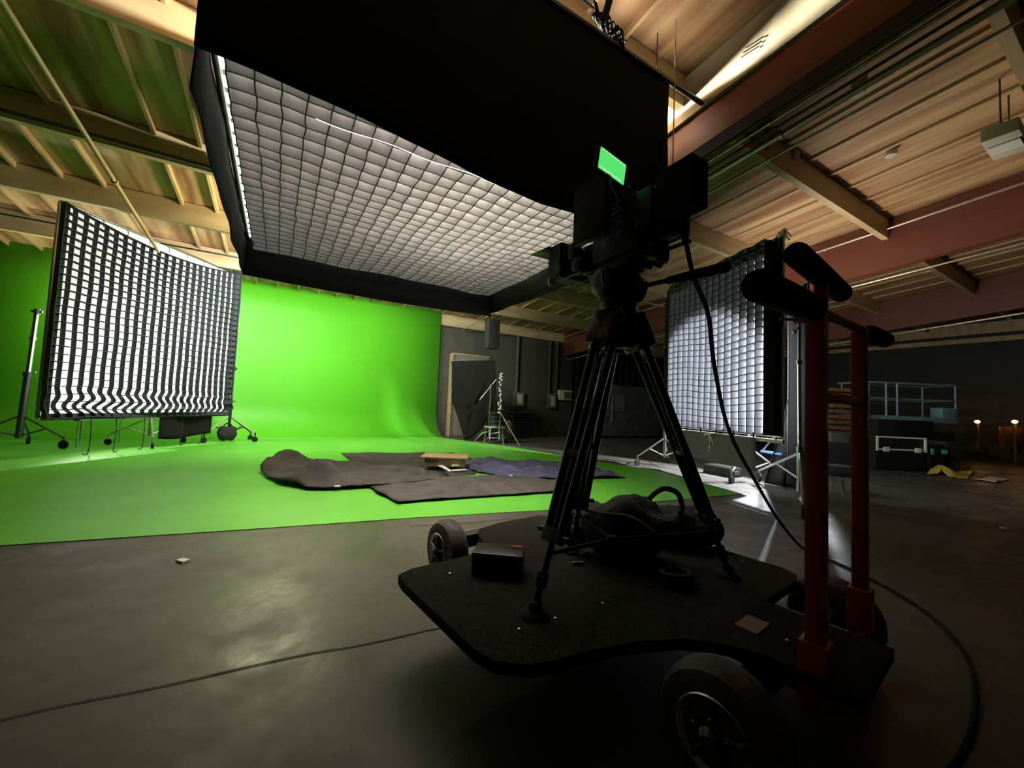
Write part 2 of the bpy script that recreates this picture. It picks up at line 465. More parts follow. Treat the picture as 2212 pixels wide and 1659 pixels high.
rolling_stand('rolling_stand', 'tall dark rolling stand holding the near left edge of the left diffusion frame', at(38, 968, z=0), 2.15, (.06, -.03, 0), 0, legs=(-20, 100, 220), leglen=.6, wr=.07, k=1.6)
rolling_stand('rolling_stand', 'low rolling stand behind the far right end of the left diffusion frame', (LFa.x + .06, LFa.y - .02, 0), 1.5, rz=.3, legs=(-35, 25, 205), leglen=.5)
rolling_stand('rolling_stand', 'rolling stand with chrome legs behind the middle of the left diffusion frame', (O + U * .62 - N * .45) * 1 + Vector((0, 0, -.57)), 1.4, rz=.8, m_col=M['alu'], leglen=.6)
# lamp head behind the silk
def lamp_head(name, label, c, aim):
    t = thing(name, label, 'film light', c)
    q = (Vector(aim) - Vector(c)).normalized()
    MB().lathe(Vector(c) - q * .32, q, [(.06, 0), (.12, .02), (.13, .18), (.10, .22)], 20).out('housing', M['dsteel'], t)
    rot = q.to_track_quat('-Z', 'Y').to_matrix()
    MB().tube([Vector(c) - q * .2 + rot @ Vector((-.16, 0, 0)), Vector(c) - q * .2 + rot @ Vector((-.17, -.2, 0)), Vector(c) - q * .2 + rot @ Vector((.17, -.2, 0)), Vector(c) - q * .2 + rot @ Vector((.16, 0, 0))], .012, 6).out('yoke', M['alu'], t)
    MB().cyl(Vector(c) - q * .2 + Vector((0, 0, -.2)), Vector((c[0] - q.x * .2, c[1] - q.y * .2, .0)), .02).out('post', M['alu'], t)
    return t
lamp_head('film_light', 'lamp head on a post glowing through the left diffusion cloth', (-2.95, 10.35, 2.15), (-1.5, 8.8, 1.5))
lamp_head('film_light', 'lamp head on a post behind the right diffusion cloth', (7.15, 3.20, 2.15), (5.4, 3.85, 1.2))
# sandbag at the far stand and blue bar
p = at(490, 948, f=8.35)
def sandbag(name, label, c, sz, rz=0, m=None, seed=1, handle=True, cat='sandbag'):
    t = thing(name, label, cat, c, 0)
    b = MB(); R_ = Matrix.Rotation(rz, 3, 'Z')
    bmesh.ops.create_uvsphere(b.b, u_segments=36, v_segments=18, radius=1)
    for v in b.b.verts:
        q = v.co.copy()
        q.x = math.copysign(abs(q.x) ** .8, q.x); q.y = math.copysign(abs(q.y) ** .8, q.y)
        zz = q.z * (1 - .22 * math.exp(-(q.x * 3) ** 2))
        n_ = noise.noise(Vector((q.x * 2, q.y * 2, q.z * 2 + seed)))
        q = Vector((q.x * sz[0], q.y * sz[1], (zz + .9) * sz[2])) * (1 + .12 * n_)
        v.co = Vector(c) + R_ @ Vector((q.x, q.y, max(.0, q.z)))
    b.out('bag_body', m or M['bag'], t)
    if handle:
        h = sz[2] * 1.5
        pts = [Vector((-sz[0] * .4, 0, h)), Vector((-sz[0] * .35, 0, h + .07)), Vector((0, 0, h + .11)), Vector((sz[0] * .35, 0, h + .07)), Vector((sz[0] * .4, 0, h))]
        MB().tube([Vector(c) + R_ @ p_ for p_ in pts], .014, 6, smooth=4).out('strap', m or M['bag'], t)
    return t
sandbag('sandbag', 'dark sandbag hung on the legs of the far stand left of the green wall', (p.x, p.y, .02), (.17, .10, .17), .3)
bp = at(240, 908, f=6.9)
t = thing('tube_light', 'pale blue tube bar under the left diffusion frame', 'tube light', (bp.x, bp.y, .5))
a_, b_ = at(170, 905, f=6.6), at(262, 902, f=7.4)
MB().cyl(a_, b_, .03).out('tube', mat('pale_blue', (.3, .6, .62), .3), t)
for e_, s_ in ((a_, -1), (b_, 1)): MB().cyl(e_, e_ + (b_ - a_).normalized() * .05 * s_, .034).out('end_cap', M['dsteel'], t)
for e_ in (a_, b_): MB().tube([e_, (e_.x, e_.y, .0)], .01, 6).out('leg', M['alu'], t)

# ---- right 8-foot diffusion frame
RN = LF(3.32, 4.9); RF = LF(2.85, 7.38)
O2 = Vector((RF.x, RF.y, .77)); U2 = Vector((RN.x - RF.x, RN.y - RF.y, 0)); V2 = Vector((0, 0, 2.50))
N2 = Vector((U2.y, -U2.x, 0)).normalized()
if N2.dot(Vector((-1, 0, 0))) < 0: N2 = -N2
t = thing('diffusion_frame', 'smaller square diffusion frame with deep black grid and black side borders, right of the tripod', 'diffusion frame', (O2.x + U2.x / 2, O2.y + U2.y / 2, 0))
frame_tubes(MB(), O2, U2, V2, .022).out('frame', M['alu'], t)
MB().quadgrid(lambda u, v: O2 + U2 * u + V2 * v, 4, 4).out('silk', M['silk_r'], t)
def offR(u, v):
    a = .012 * noise.noise(Vector((u * 3, v * 3, 13)))
    b = .035 * math.sin(u * 7 + v * 2) * (1 - abs(2 * v - 1) ** 4) + .005 * noise.noise(Vector((u * 9, v * 9, 5)))
    if v > .8: b += .008 * math.sin(u * 40) * (v - .8) * 5
    return a, b, 0
crate(MB(), O2 + U2 * .10, U2 * .84, V2, N2, 15, 26, .105, 3, offR).out('grid_cloth', M['crate_r'], t, smooth=False, solid=.006)
crate(MB(), O2 + U2 * .10, U2 * .84, V2, N2, 15, 26, .007, 3, offR, d0=.122).out('grid_binding', M['crate_l'], t, smooth=False, solid=.0085)
for (u0, u1, c0) in ((-.01, .10, 1), (.935, 1.005, 0)):
    MB().quadgrid(lambda u, v: O2 + U2 * (u0 + (u1 - u0) * u) + V2 * (v * .99) + N2 * (.03 + .08 * (u if c0 else 1 - u)), 2, 12).out('side_border', M['black'], t, solid=.006)
MB().quadgrid(lambda u, v: O2 + U2 * u + V2 * (.945 + .05 * v) + N2 * (.05 + .006 * math.sin(u * 30)), 30, 2).out('top_border', M['crate_r'], t, solid=.006)
MB().box(O2 + U2 * .5 + Vector((0, 0, -.07)), (U2.length * 1.02, .03, .045), Matrix.Rotation(math.atan2(U2.y, U2.x), 3, 'Z')).out('bottom_bar', M['cream'], t)
MB().quadgrid(lambda u, v: O2 + U2 * (.16 + .70 * u) + N2 * (.05 + .01 * math.sin(u * 12)) + Vector((0, 0, -.06 - .42 * v)), 20, 6).out('lower_skirt', mat('grey_skirt', (.12, .115, .13), .85, spec=.2, bump=.3, bump_scale=8), t, solid=.006)
for uu in (.2, .30, .44, .58, .72, .86):
    p = O2 + U2 * uu + N2 * .08
    MB().tube([p + Vector((0, 0, .02)), p + Vector((0, 0, -.05))], .010, 6).out('tie_ball', M['black'], t)
for uu in (.24, .52):
    p = O2 + U2 * uu + N2 * .09 + Vector((0, 0, -.06)); ud = U2.normalized()
    mb = MB().tube([p, p + ud * .03 + Vector((0, 0, -.14)), p + ud * .02 + Vector((0, 0, -.27))], .007, 5, smooth=3)
    mb.tube([p, p - ud * .06 + Vector((0, 0, -.03)), p - ud * .09 + Vector((0, 0, -.02)), p + ud * .1 + Vector((0, 0, .0))], .006, 5, smooth=3)
    mb.tube([p, p + ud * .08 + Vector((0, 0, -.1)), p + ud * .1 + Vector((0, 0, -.17))], .006, 5, smooth=3)
    mb.out('tied_bow', M['rope'], t)
tp = O2 + U2 + V2
mb = MB()
for i in range(7):
    mb.tube([tp + Vector((0, 0, -.02)), tp + Vector((random.uniform(-.06, .06), random.uniform(-.06, .06), random.uniform(.02, .1))), tp + Vector((random.uniform(-.1, .1), random.uniform(-.1, .1), random.uniform(-.1, .05)))], .008, 5, smooth=3)
mb.out('corner_knot', M['rope'], t)

# stand that carries it (chrome column right of the frame) with legs and casters
cb_ = at(1727, 1083, z=0)
t = thing('rolling_stand', 'tall chrome rolling stand beside the near edge of the right diffusion frame', 'light stand', cb_)
topz = 1.0 + (902 - 690) / 863 * 4.9
MB().cyl(cb_ + Vector((0, 0, .12)), cb_ + Vector((0, 0, .62)), .030).out('base_column', M['steel'], t)
MB().cyl(cb_ + Vector((0, 0, .60)), cb_ + Vector((-.02, 0, topz - .5)), .022).cyl(cb_ + Vector((0, 0, .60)), cb_ + Vector((0, 0, .65)), .034).out('riser', M['steel'], t)
MB().cyl(cb_ + Vector((-.02, 0, topz - .52)), cb_ + Vector((-.02, 0, topz)), .017).cyl(cb_ + Vector((-.02, 0, topz - .55)), cb_ + Vector((-.02, 0, topz - .5)), .03).out('upper_riser', M['dsteel'], t)
hd = cb_ + Vector((-.02, 0, topz))
MB().box(hd, (.09, .09, .09)).cyl(hd, hd + Vector((-.2, .12, 0)), .02).out('grip_head', M['dsteel'], t)
MB().cyl(hd + Vector((-.1, 0, -.15)), hd + Vector((-.02, 0, -.1)), .012).sph(hd + Vector((-.12, 0, -.16)), .03).out('wing_knob', M['steel'], t)
for (q, nm) in ((at(1640, 1040, z=0), 0), (at(1800, 1040, z=0), 1), (at(1735, 1118, z=0), 2)):
    lg = MB().tube([cb_ + Vector((0, 0, .58)), q + Vector((0, 0, .17))], .018, 4).tube([cb_ + Vector((0, 0, .26)), cb_.lerp(q, .55) + Vector((0, 0, .36))], .014, 4).cyl(q + Vector((0, 0, .18)), q + Vector((0, 0, .08)), .014).out('leg', M['alu'], t)
    cb2 = MB(); d = (q - cb_).normalized(); caster(cb2, q, .065, (d.y, -d.x, 0)); cb2.out('caster', M['rubber'], lg)
# stand at the far edge
rolling_stand('rolling_stand', 'chrome-legged rolling stand at the far edge of the right diffusion frame', (O2.x + .1, O2.y + .08, 0), 2.2, rz=.2, m_col=M['alu'], legs=(150, 250, 20), leglen=.55)
rolling_stand('rolling_stand', 'small rolling stand under the skirt of the right diffusion frame', (O2 + U2 * .55 - N2 * .55) + Vector((0, 0, -.77)), 1.2, m_col=M['alu'], legs=(60, 180, 300), leglen=.45)
# blue bar, black box, drape, tall black flag
a_, b_ = at(1645, 975, f=6.0), at(1690, 982, f=5.6)
t = thing('light_stick', 'bright blue bar under the right diffusion frame beside the chrome stand', 'tube light', ((a_.x + b_.x) / 2, (a_.y + b_.y) / 2, .4))
MB().cyl(a_, b_, .02).out('tube', M['blue'], t)
MB().tube([a_, a_ + (b_ - a_) * .6 + Vector((0, 0, .22)), O2 + U2 * .97 + Vector((0, 0, -.02))], .012, 6).out('bracket', M['alu'], t)
q = at(1560, 1026, z=0)
t = thing('ballast_box', 'low black equipment box on the floor under the right diffusion frame', 'equipment box', q)
rz_ = math.atan2(U2.y, U2.x) + .25
MB().box(q + Vector((0, 0, .075)), (.50, .30, .14), Matrix.Rotation(rz_, 3, 'Z'), .012).out('box_body', M['cam'], t)
MB().box(q + Vector((0, 0, .15)), (.46, .26, .012), Matrix.Rotation(rz_, 3, 'Z')).out('lid', M['dsteel'], t)
MB().box(q + Matrix.Rotation(rz_, 3, 'Z') @ Vector((.26, 0, .07)), (.02, .12, .05), Matrix.Rotation(rz_, 3, 'Z')).out('connector_panel', M['alu'], t)
# draped black cloth between the frame and the chrome stand
D1, D2, D3 = at(1708, 860, f=5.3), at(1658, 1046, z=.01), at(1735, 1052, z=.01)
def drape(u, v):
    top = D1 + Vector((.12, -.12, 0)) * (u - .3) * .5
    bot = D2.lerp(D3, u)
    p_ = top.lerp(bot, v)
    return p_ + Vector((.05, .08, 0)) * math.sin(u * 12 + v) * v
o = MB().quadgrid(drape, 24, 16).out('draped_cloth', M['blackcloth'], None, solid=.008)
tag(o, 'dark cloth hanging to the floor behind the chrome stand, right of the diffusion frame', 'cloth')
P1, P2 = at(1702, 1045, f=5.35), at(1745, 1055, f=4.8)
t = thing('black_flag', 'tall narrow black flag panel standing between the right diffusion frame and the orange handle', 'flag', ((P1.x + P2.x) / 2, (P1.y + P2.y) / 2, .0))
b0, b1 = Vector((P1.x, P1.y, .0)), Vector((P2.x, P2.y, .0))
MB().quadgrid(lambda u, v: b0.lerp(b1, u) + Vector((0, 0, .12 + 2.55 * v)) + Vector((.012, 0, 0)) * math.sin(u * 5 + v * 3), 4, 12).out('cloth', M['black'], t, solid=.01)
MB().cyl(b0 + Vector((0, 0, .12)), b0 + Vector((0, 0, 2.7)), .012).cyl(b1 + Vector((0, 0, .0)), b1 + Vector((0, 0, 2.7)), .012).cyl(b0 + Vector((0, 0, 2.68)), b1 + Vector((0, 0, 2.68)), .012).out('flag_frame', M['dsteel'], t)
# black folding stool right of the orange posts
q = at(1810, 1040, f=5.6); q.z = 0
t = thing('folding_stool', 'black folding stool with shiny bent legs seen between the orange posts', 'stool', q)
MB().box(q + Vector((0, 0, .30)), (.34, .30, .14), Matrix.Rotation(.4, 3, 'Z'), .02).out('seat', M['bag'], t)
for sx, sy in ((-1, -1), (1, -1), (1, 1), (-1, 1)):
    MB().tube([q + Vector((sx * .12, sy * .1, .25)), q + Vector((sx * .2, sy * .12, .2)), q + Vector((sx * .27, sy * .16, .0))], .012, 6).out('leg', M['steel'], t)

# ------------------------------------------------------------------ overhead soft box
X0, X1, Y0, Y1, ZF = -.42, 2.92, 2.42, 5.78, 2.90
t = thing('overhead_softbox', 'huge black skirted overhead softbox with grey quilted grid underneath, hung from the roof', 'softbox', ((X0 + X1) / 2, (Y0 + Y1) / 2, ZF))
Oo, Uo, Vo = Vector((X0, Y0, ZF)), Vector((X1 - X0, 0, 0)), Vector((0, Y1 - Y0, 0))
frame_tubes(MB(), Oo, Uo, Vo, .022).out('frame', M['dsteel'], t)
MB().quadgrid(lambda u, v: Oo + Uo * (.01 + .98 * u) + Vo * (.01 + .98 * v) + Vector((0, 0, .02)), 4, 4).out('silk', M['silk_o'], t)
def offO(u, v):
    return (.014 * noise.noise(Vector((u * 14, v * 22, 3))), .014 * noise.noise(Vector((u * 20, v * 14, 8))), .025 * noise.noise(Vector((u * 5, v * 5, 1))) + .035 * math.sin(PI * u) * math.sin(PI * v))
crate(MB(), Oo + Uo * .02 + Vo * .02, Uo * .96, Vo * .96, Vector((0, 0, -1)), 24, 24, .125, 3, offO).out('grid_cloth', M['crate_o'], t, smooth=False, solid=.007)
crate(MB(), Oo + Uo * .02 + Vo * .02, Uo * .96, Vo * .96, Vector((0, 0, -1)), 24, 24, .006, 3, offO, d0=.142).out('grid_binding', M['bind_o'], t, smooth=False, solid=.008)
def sheet(a, b, z0f, z1f, nrm, seed, nu=30, nv=12, amp=.03):
    a, b = Vector(a), Vector(b)
    def fn(u, v):
        z0, z1 = z0f(u), z1f(u)
        p_ = a.lerp(b, u)
        p_ = Vector((p_.x, p_.y, z0 + (z1 - z0) * v))
        return p_ + Vector(nrm) * amp * noise.noise(Vector((u * 7, v * 2, seed)))
    return MB().quadgrid(fn, nu, nv)
g_ = .03
sheet((X0 - g_, Y0 - g_, 0), (X1 + g_, Y0 - g_, 0), lambda u: 2.66 - .15 * min(1, u * 1.7) + .02 * math.sin(u * 9), lambda u: 4.05 + .012 * math.sin(u * 40), (0, 1, 0), 1).out('skirt', M['black'], t, solid=.01)
sheet((X0 - g_, Y1 + g_, 0), (X1 + g_, Y1 + g_, 0), lambda u: 2.45 - .03 * math.sin(u * PI), lambda u: 4.0, (0, 1, 0), 2).out('skirt', M['black'], t, solid=.01)
sheet((X0 - g_, Y0 - g_, 0), (X0 - g_, Y1 + g_, 0), lambda u: 2.45, lambda u: 4.05, (1, 0, 0), 3).out('skirt', M['black'], t, solid=.01)
sheet((X1 + g_, Y0 - g_, 0), (X1 + g_, Y1 + g_, 0), lambda u: 2.50 - .02 * math.sin(u * PI), lambda u: 4.06 + .03 * math.sin(u * 17), (1, 0, 0), 4).out('skirt', M['black'], t, solid=.01)
MB().cyl((X0 - .05, Y0 - .05, 4.05), (4.62, Y0 - .05, 4.05), .024).out('near_rail', M['dsteel'], t)
MB().cyl((X0 - .05, Y1 + .05, 4.0), (X1 + .2, Y1 + .05, 4.0), .024).out('far_rail', M['dsteel'], t)
# glowing dashes added for lit silk showing in gaps along the edge
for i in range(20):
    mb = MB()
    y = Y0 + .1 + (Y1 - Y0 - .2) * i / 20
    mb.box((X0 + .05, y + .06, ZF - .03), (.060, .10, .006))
    mb.out('silk_edge_glow', M['silk_o'], t, smooth=False)
MB().tube([Vector((.1 + 1.9 * i / 20, 2.74 + .012 * math.sin(i), ZF - .158)) for i in range(21)], .0022, 5).out('light_leak_glow', M['silk_o'], t)  # glowing thread stands in for light leaking through a gap in the grid
mb = MB()
for (u, ln) in ((.30, .10), (.46, .12), (.53, .05), (.66, .08), (.86, .10), (.93, .05), (.97, .08)):
    p_ = Vector((X0 + (X1 - X0) * u, Y1 - .02, ZF - .02))
    mb.tube([p_, p_ + Vector((.01, -.03, -ln * .5)), p_ + Vector((-.01, -.02, -ln))], .007, 5)
    mb.tube([p_, p_ + Vector((.05, -.03, -ln * .3))], .006, 5)
for (v, ln) in ((.96, .09), (.88, .05), (.78, .12), (.62, .1), (.48, .1)):
    p_ = Vector((X1 - .02, Y0 + (Y1 - Y0) * v, ZF - .02))
    mb.tube([p_, p_ + Vector((-.03, .01, -ln * .5)), p_ + Vector((-.02, -.01, -ln))], .007, 5)
mb.out('loose_tie', M['rope'], t)
for (x, y) in ((X0 + .1, Y0), (X1 - .1, Y0), (X0 + .1, Y1), (X1 - .1, Y1), ):
    MB().cyl((x, y, 4.0), (x, y, roofz(y) - .04), .006, n=6).out('hanging_chain', M['dsteel'], t)
# cable bundle and truss stub at the near top edge
cq = at(1305, 40, Y=Y0 - .06)
t = thing('cable_bundle', 'tangled black cable bundle tied to the top edge of the overhead softbox', 'cables', cq)
mb = MB()
for i in range(10):
    a0 = random.uniform(0, 6)
    pts = [cq + Vector((-.12 + .05 * j + random.uniform(-.02, .02), random.uniform(-.03, .03), .06 * math.sin(a0 + j * 1.7) - .015 * j)) for j in range(8)]
    mb.tube(pts, .009, 6, smooth=3)
mb.out('cable_loops', M['rubber'], t)
MB().tube([cq + Vector((-.1, 0, .02)), cq + Vector((-.35, .1, .15)), Vector((cq.x - .8, cq.y + .3, roofz(cq.y) - .12))], .012, 6, smooth=4).tube([cq, cq + Vector((-.02, -.15, .22)), Vector((cq.x - .1, cq.y - .5, roofz(1.9) - .1))], .03, 8).out('feed_cable', M['rubber'], t)
q = at(1440, 218, X=3.43)
t = thing('strip_light', 'short white unlit strip light on the red girder beside the softbox corner', 'ceiling light', q)
MB().box(q + Vector((-.07, 0, 0)), (.12, .10, .09), None, .01).box(q + Vector((-.4, 0, 0)), (.7, .12, .07)).out('strip_body', M['white'], t)

# screen lights hidden high up behind the softbox
for (x, y, lab) in ((-.1, 7.92, 'flat lamp panel hung near the roof in front of the green wall, nearer the left'), (2.5, 8.22, 'flat lamp panel hung near the roof in front of the green wall, nearer the right')):
    t = thing('panel_light', lab, 'film light', (x, y, 3.36))
    MB().box((x, y - .02, 3.45), (1.2, .12, .16), None, .01).out('panel_body', M['dsteel'], t)
    for s_ in (-.4, .4): MB().cyl((x + s_, y, 3.5), (x + s_, y, roofz(y) - .04), .01).out('hanger', M['dsteel'], t)

t = thing('added_roof_lamp', 'small added lamp hidden from view, hung from the roof between the softbox and the green wall', 'lamp', (.2, 7.55, 3.4))  # made-up fixture, unseen, added to go with the roof fill
MB().cyl((.2, 7.55, 3.56), (.2, 7.55, 3.62), .09, .03).out('lamp_shade', M['dsteel'], t)
MB().cyl((.2, 7.55, 3.6), (.2, 7.55, roofz(7.55) - .03), .008).out('cord', M['rubber'], t)

# ------------------------------------------------------------------ roof pipes
def ypipe(name, label, x, z0, r, m, y0=-4.5, y1=11.4, slope_=.085, cat='pipe'):
    if 3.6 < x < 4.5: y1 = 8.5
    a, b = Vector((x, y0, z0 - slope_ * y0)), Vector((x, y1, z0 - slope_ * y1))
    mb = MB().cyl(a, b, r, n=12)
    for k in range(5):
        p_ = a.lerp(b, (k + .5) / 5); mb.cyl(p_ - Vector((0, .02, 0)), p_ + Vector((0, .02, 0)), r * 1.5, n=12)
    return tag(mb.out(name, m, origin=a), label, cat)
ypipe('conduit', 'fine bright conduit directly beside the near red girder', 3.74, 4.02, .012, M['galv'])
ypipe('conduit', 'dark conduit, second in the row out from the near red girder', 3.83, 4.00, .015, M['darkpipe'])
ypipe('conduit', 'bright conduit, third in the row out from the near red girder', 3.93, 4.00, .017, M['galv'])
ypipe('conduit', 'dark conduit, fourth in the row out from the near red girder', 4.02, 3.98, .014, M['darkpipe'])
ypipe('sprinkler_pipe', 'thickest pale pipe of the row beside the near red girder', 4.15, 3.97, .032, M['galv'])
ypipe('conduit', 'lone thin conduit running below the plywood right of the pipe row', 4.85, 4.25, .015, M['galv'])
ypipe('conduit', 'thin conduit clipped along the top of the middle red girder', 8.78, 4.50, .02, M['galv'])
ypipe('conduit', 'thin pale conduit under the middle red girder', 8.95, 3.70, .016, M['galv'])
ypipe('conduit', 'pale conduit under the farthest red girder', 14.3, 3.72, .03, M['galv'])
ypipe('sprinkler_pipe', 'bronze coloured sprinkler pipe under the joists above the left diffusion frame', -1.88, 4.1, .024, M['joist'])
def xpipe(name, label, x0, x1, y, z, r, m, cat='pipe'):
    a, b = Vector((x0, y, z)), Vector((x1, y, z))
    mb = MB().cyl(a, b, r, n=12)
    return tag(mb.out(name, m, origin=a), label, cat)
xpipe('sprinkler_pipe', 'dark pipe crossing under the left roof joists', -7.9, -.6, 5.9, 3.70, .022, M['darkpipe'])
xpipe('sprinkler_pipe', 'thin pale pipe crossing the roof just right of the tripod head', 3.8, 8.7, 6.1, 3.42, .02, M['galv'])
xpipe('hanging_rail', 'dark rail along the top of the green wall', -7.9, 5.0, 11.25, 3.93, .02, M['dsteel'], 'rail')
xpipe('hanging_rail', 'thin dark rail above the left diffusion frame', -7.9, 2.0, 8.9, 3.52, .014, M['dsteel'], 'rail')
# sprinkler drops
mb = MB()
for i, (px, py) in enumerate(((1390, 203), (1575, 325), (1930, 208), (1365, 338))):
    pass
for (px, py, lab) in ((1853, 203, 'small round sprinkler head on the plywood, nearest the pipe row'), (1925, 335, 'small round junction box on the plywood near the middle of the right roof'), (1715, 340, 'small junction box beside the pale crossing beam')):
    d = ray(px, py); X_ = None
    tt = 1.0
    for _ in range(40):
        p_ = O3 + d * tt; tt *= ((roofz(p_.y) - .1 - 1) / (p_.z - 1))
    p_ = O3 + d * tt
    tag(MB().lathe(p_ + Vector((0, 0, -.02)), (0, 0, 1), [(.03, 0), (.06, .01), (.065, .05), (.05, .10)], 16).out('junction_box', M['cream'], origin=p_), lab, 'junction box')
# wall-side vent / light panel at the right picture edge
q = at(2172, 302, z=4.05)
t = thing('ceiling_light', 'boxy pale unlit light panel under the roof at the right picture edge', 'ceiling light', q)
MB().box(q, (.55, .26, .14), None, .01).out('housing', M['cream'], t)
MB().box(q + Vector((0, 0, -.075)), (.2, .22, .02)).out('diffuser', M['white'], t)
for s_ in (-.2, .2): MB().cyl(q + Vector((s_, 0, .05)), (q.x + s_, q.y, roofz(q.y) - .03), .008).out('hanger', M['dsteel'], t)
q = at(1628, 108, X=3.44)
t = thing('wall_bracket', 'small shiny slotted bracket on the near red girder', 'bracket', q)
for i in range(3):
    MB().box(q + Vector((-.03, -.03 + .02 * i, .03 - .03 * i)), (.02, .16, .012), Matrix.Rotation(.1, 3, 'X')).out('slat', M['steel'], t)
MB().box(q, (.03, .10, .12)).out('back_plate', M['darkpipe'], t)
q = at(1455, 285, f=3.4)
tag(MB().cyl((q.x, q.y, roofz(q.y) - .03), (q.x, q.y, q.z - .3), .006, n=6).out('chain', M['alu'], origin=q), 'thin chain dangling beside the softbox corner above the monitor', 'chain')

# ------------------------------------------------------------------ things at the back wall
def wallpt(px, py, Y=11.68): return at(px, py, Y=Y)
q0, q1 = at(968, 941, Y=11.5), at(1050, 941, Y=11.5)
t = thing('stage_flat', 'tall grey door-like flat with raw wood edge leaning against the dark back wall', 'scenery flat', ((q0.x + q1.x) / 2, 11.45, 0))
MB().box(((q0.x + q1.x) / 2, 11.56, 1.26), (q1.x - q0.x, .05, 2.5), None).out('panel', mat('flat_grey', (.17, .17, .14), .6), t, smooth=False)
MB().box((q0.x - .02, 11.5, 1.26), (.05, .18, 2.52)).box((q0.x + .06, 11.53, 1.26), (.04, .06, 2.5)).out('wood_edge', M['wood'], t, smooth=False)
MB().box(((q0.x + q1.x) / 2, 11.55, 2.53), (q1.x - q0.x, .1, .04)).out('wood_edge', M['wood'], t, smooth=False)
# black floppy cloth on a stand
fb = at(1010, 948, z=0); FF = 10.9
t = thing('floppy_flag', 'large drooping black cloth flag in front of the wooden flat', 'flag', fb)
pts = [(975, 780), (1069, 778), (1072, 850), (1052, 906), (1040, 928), (1018, 945), (1005, 952), (990, 905), (976, 868)]
P3 = [at(px, py, f=FF) for px, py in pts]
cen = sum(P3, Vector()) / len(P3)
mb = MB()
ring = []
for i in range(len(P3)):
    for k in range(6): ring.append(P3[i].lerp(P3[(i + 1) % len(P3)], k / 6))
rings = []
for r_ in range(1, 8):
    f_ = r_ / 7
    rings.append([mb.b.verts.new(cen.lerp(p_, f_) + LF(0, 1) * .12 * noise.noise(p_ * 1.3 + Vector((f_ * 2, 0, 0)))) for p_ in ring])
cv = mb.b.verts.new(cen)
for k in range(len(ring)): mb.b.faces.new((cv, rings[0][k], rings[0][(k + 1) % len(ring)]))
for A, B in zip(rings, rings[1:]):
    for k in range(len(ring)): mb.b.faces.new((A[k], A[(k + 1) % len(ring)], B[(k + 1) % len(ring)], B[k]))
mb.out('cloth', M['black'], t, solid=.01)
MB().cyl(at(972, 779, f=FF + .03), at(1073, 777, f=FF + .03), .012).out('top_rod', M['dsteel'], t)
def cstand(label, px, pyb, pyt, f, arm=None, legs=((-25, 3), (30, 2), (10, -3)), m=None):
    b = at(px, pyb, f=f); b.z = 0
    tp_ = at(px + (pyb - pyt) * .02, pyt, f=f)
    tp_ = Vector((b.x, b.y, tp_.z))
    t = thing('c_stand', label, 'light stand', b)
    MB().cyl(b + Vector((0, 0, .1)), tp_, .018).out('column', m or M['steel'], t)
    MB().cyl(b + Vector((0, 0, tp_.z * .55)), b + Vector((0, 0, tp_.z * .55 + .05)), .035).sph(b + Vector((.05, 0, tp_.z * .55)), .03).out('knuckle', m or M['steel'], t)
    for k_ in range(3):
        a_ = k_ * 2.1 + px * .01
        MB().tube([b + Vector((0, 0, .3)), b + Vector((math.cos(a_) * .2, math.sin(a_) * .2, .25)), b + Vector((math.cos(a_) * .42, math.sin(a_) * .42, .015))], .014, 6).out('leg', m or M['steel'], t)
    if arm:
        A_, B_ = at(*arm[0], f=f), at(*arm[1], f=f)
        MB().cyl(A_, B_, .014).sph(A_.lerp(B_, .7), .04).out('arm', m or M['steel'], t)
    return t
cstand('chrome c-stand with tilted arm in front of the black cloth flag', 1055, 957, 838, 10.5, ((1036, 864), (1072, 820)))
cstand('bright chrome stand with clamps, rightmost of the pair by the black cloth flag', 1078, 957, 822, 10.4, None)
b = at(1078, 880, f=10.38)
mb = MB()
for i in range(14):
    z_ = 1.75 - i * .075
    mb.tube([Vector((b.x + random.uniform(-.06, .06), b.y - .03, z_ + random.uniform(0, .1))) for _ in range(4)], .014, 5, smooth=2)
tag(mb.out('cable_coil', M['rope'], origin=b), 'pale looped cable hung on the bright chrome stand by the black cloth flag', 'cable')
lp0, lp1 = at(1082, 893, f=10.5), at(1122, 957, f=10.2); lp1.z = .01
tag(MB().cyl(lp0, lp1, .02).cyl(lp1, lp1 + Vector((0, 0, .03)), .03).out('prop_pole', M['alu'], origin=lp1), 'slanted metal pole leaning from the bright chrome stand to the floor', 'pole')
b = at(1067, 955, f=10.6); b.z = 0
t = thing('work_stool', 'small folding stool with tan board seat piled with metal gear, by the chrome stands', 'stool', b)
MB().box(b + Vector((0, 0, .42)), (.46, .3, .035)).out('seat', M['wood'], t)
for sx in (-1, 1):
    for sy in (-1, 1):
        MB().cyl(b + Vector((sx * .18, sy * .1, .41)), b + Vector((sx * .22, sy * .14, 0)), .014).out('leg', M['alu'], t)
MB().cyl(b + Vector((-.2, -.12, .14)), b + Vector((.2, -.12, .14)), .012).out('rung', M['alu'], t)
t = thing('battery_crate', 'metal-framed battery box stacked on the tan stool seat', 'equipment box', b + Vector((0, 0, .44)))
MB().box(b + Vector((0, 0, .62)), (.34, .24, .34), None, .01).out('box_body', M['cam'], t)
mb = MB()
for z_ in (.46, .57, .68, .79): mb.box(b + Vector((0, -.125, z_)), (.36, .02, .025))
mb.out('front_rail', M['steel'], t)
b = at(1092, 948, f=10.9); b.z = 0
sandbag('rag_bundle', 'crumpled brownish cloth bundle on the floor right of the stool', b, (.2, .18, .32), m=mat('rag', (.12, .10, .07), .9), handle=False, cat='cloth')
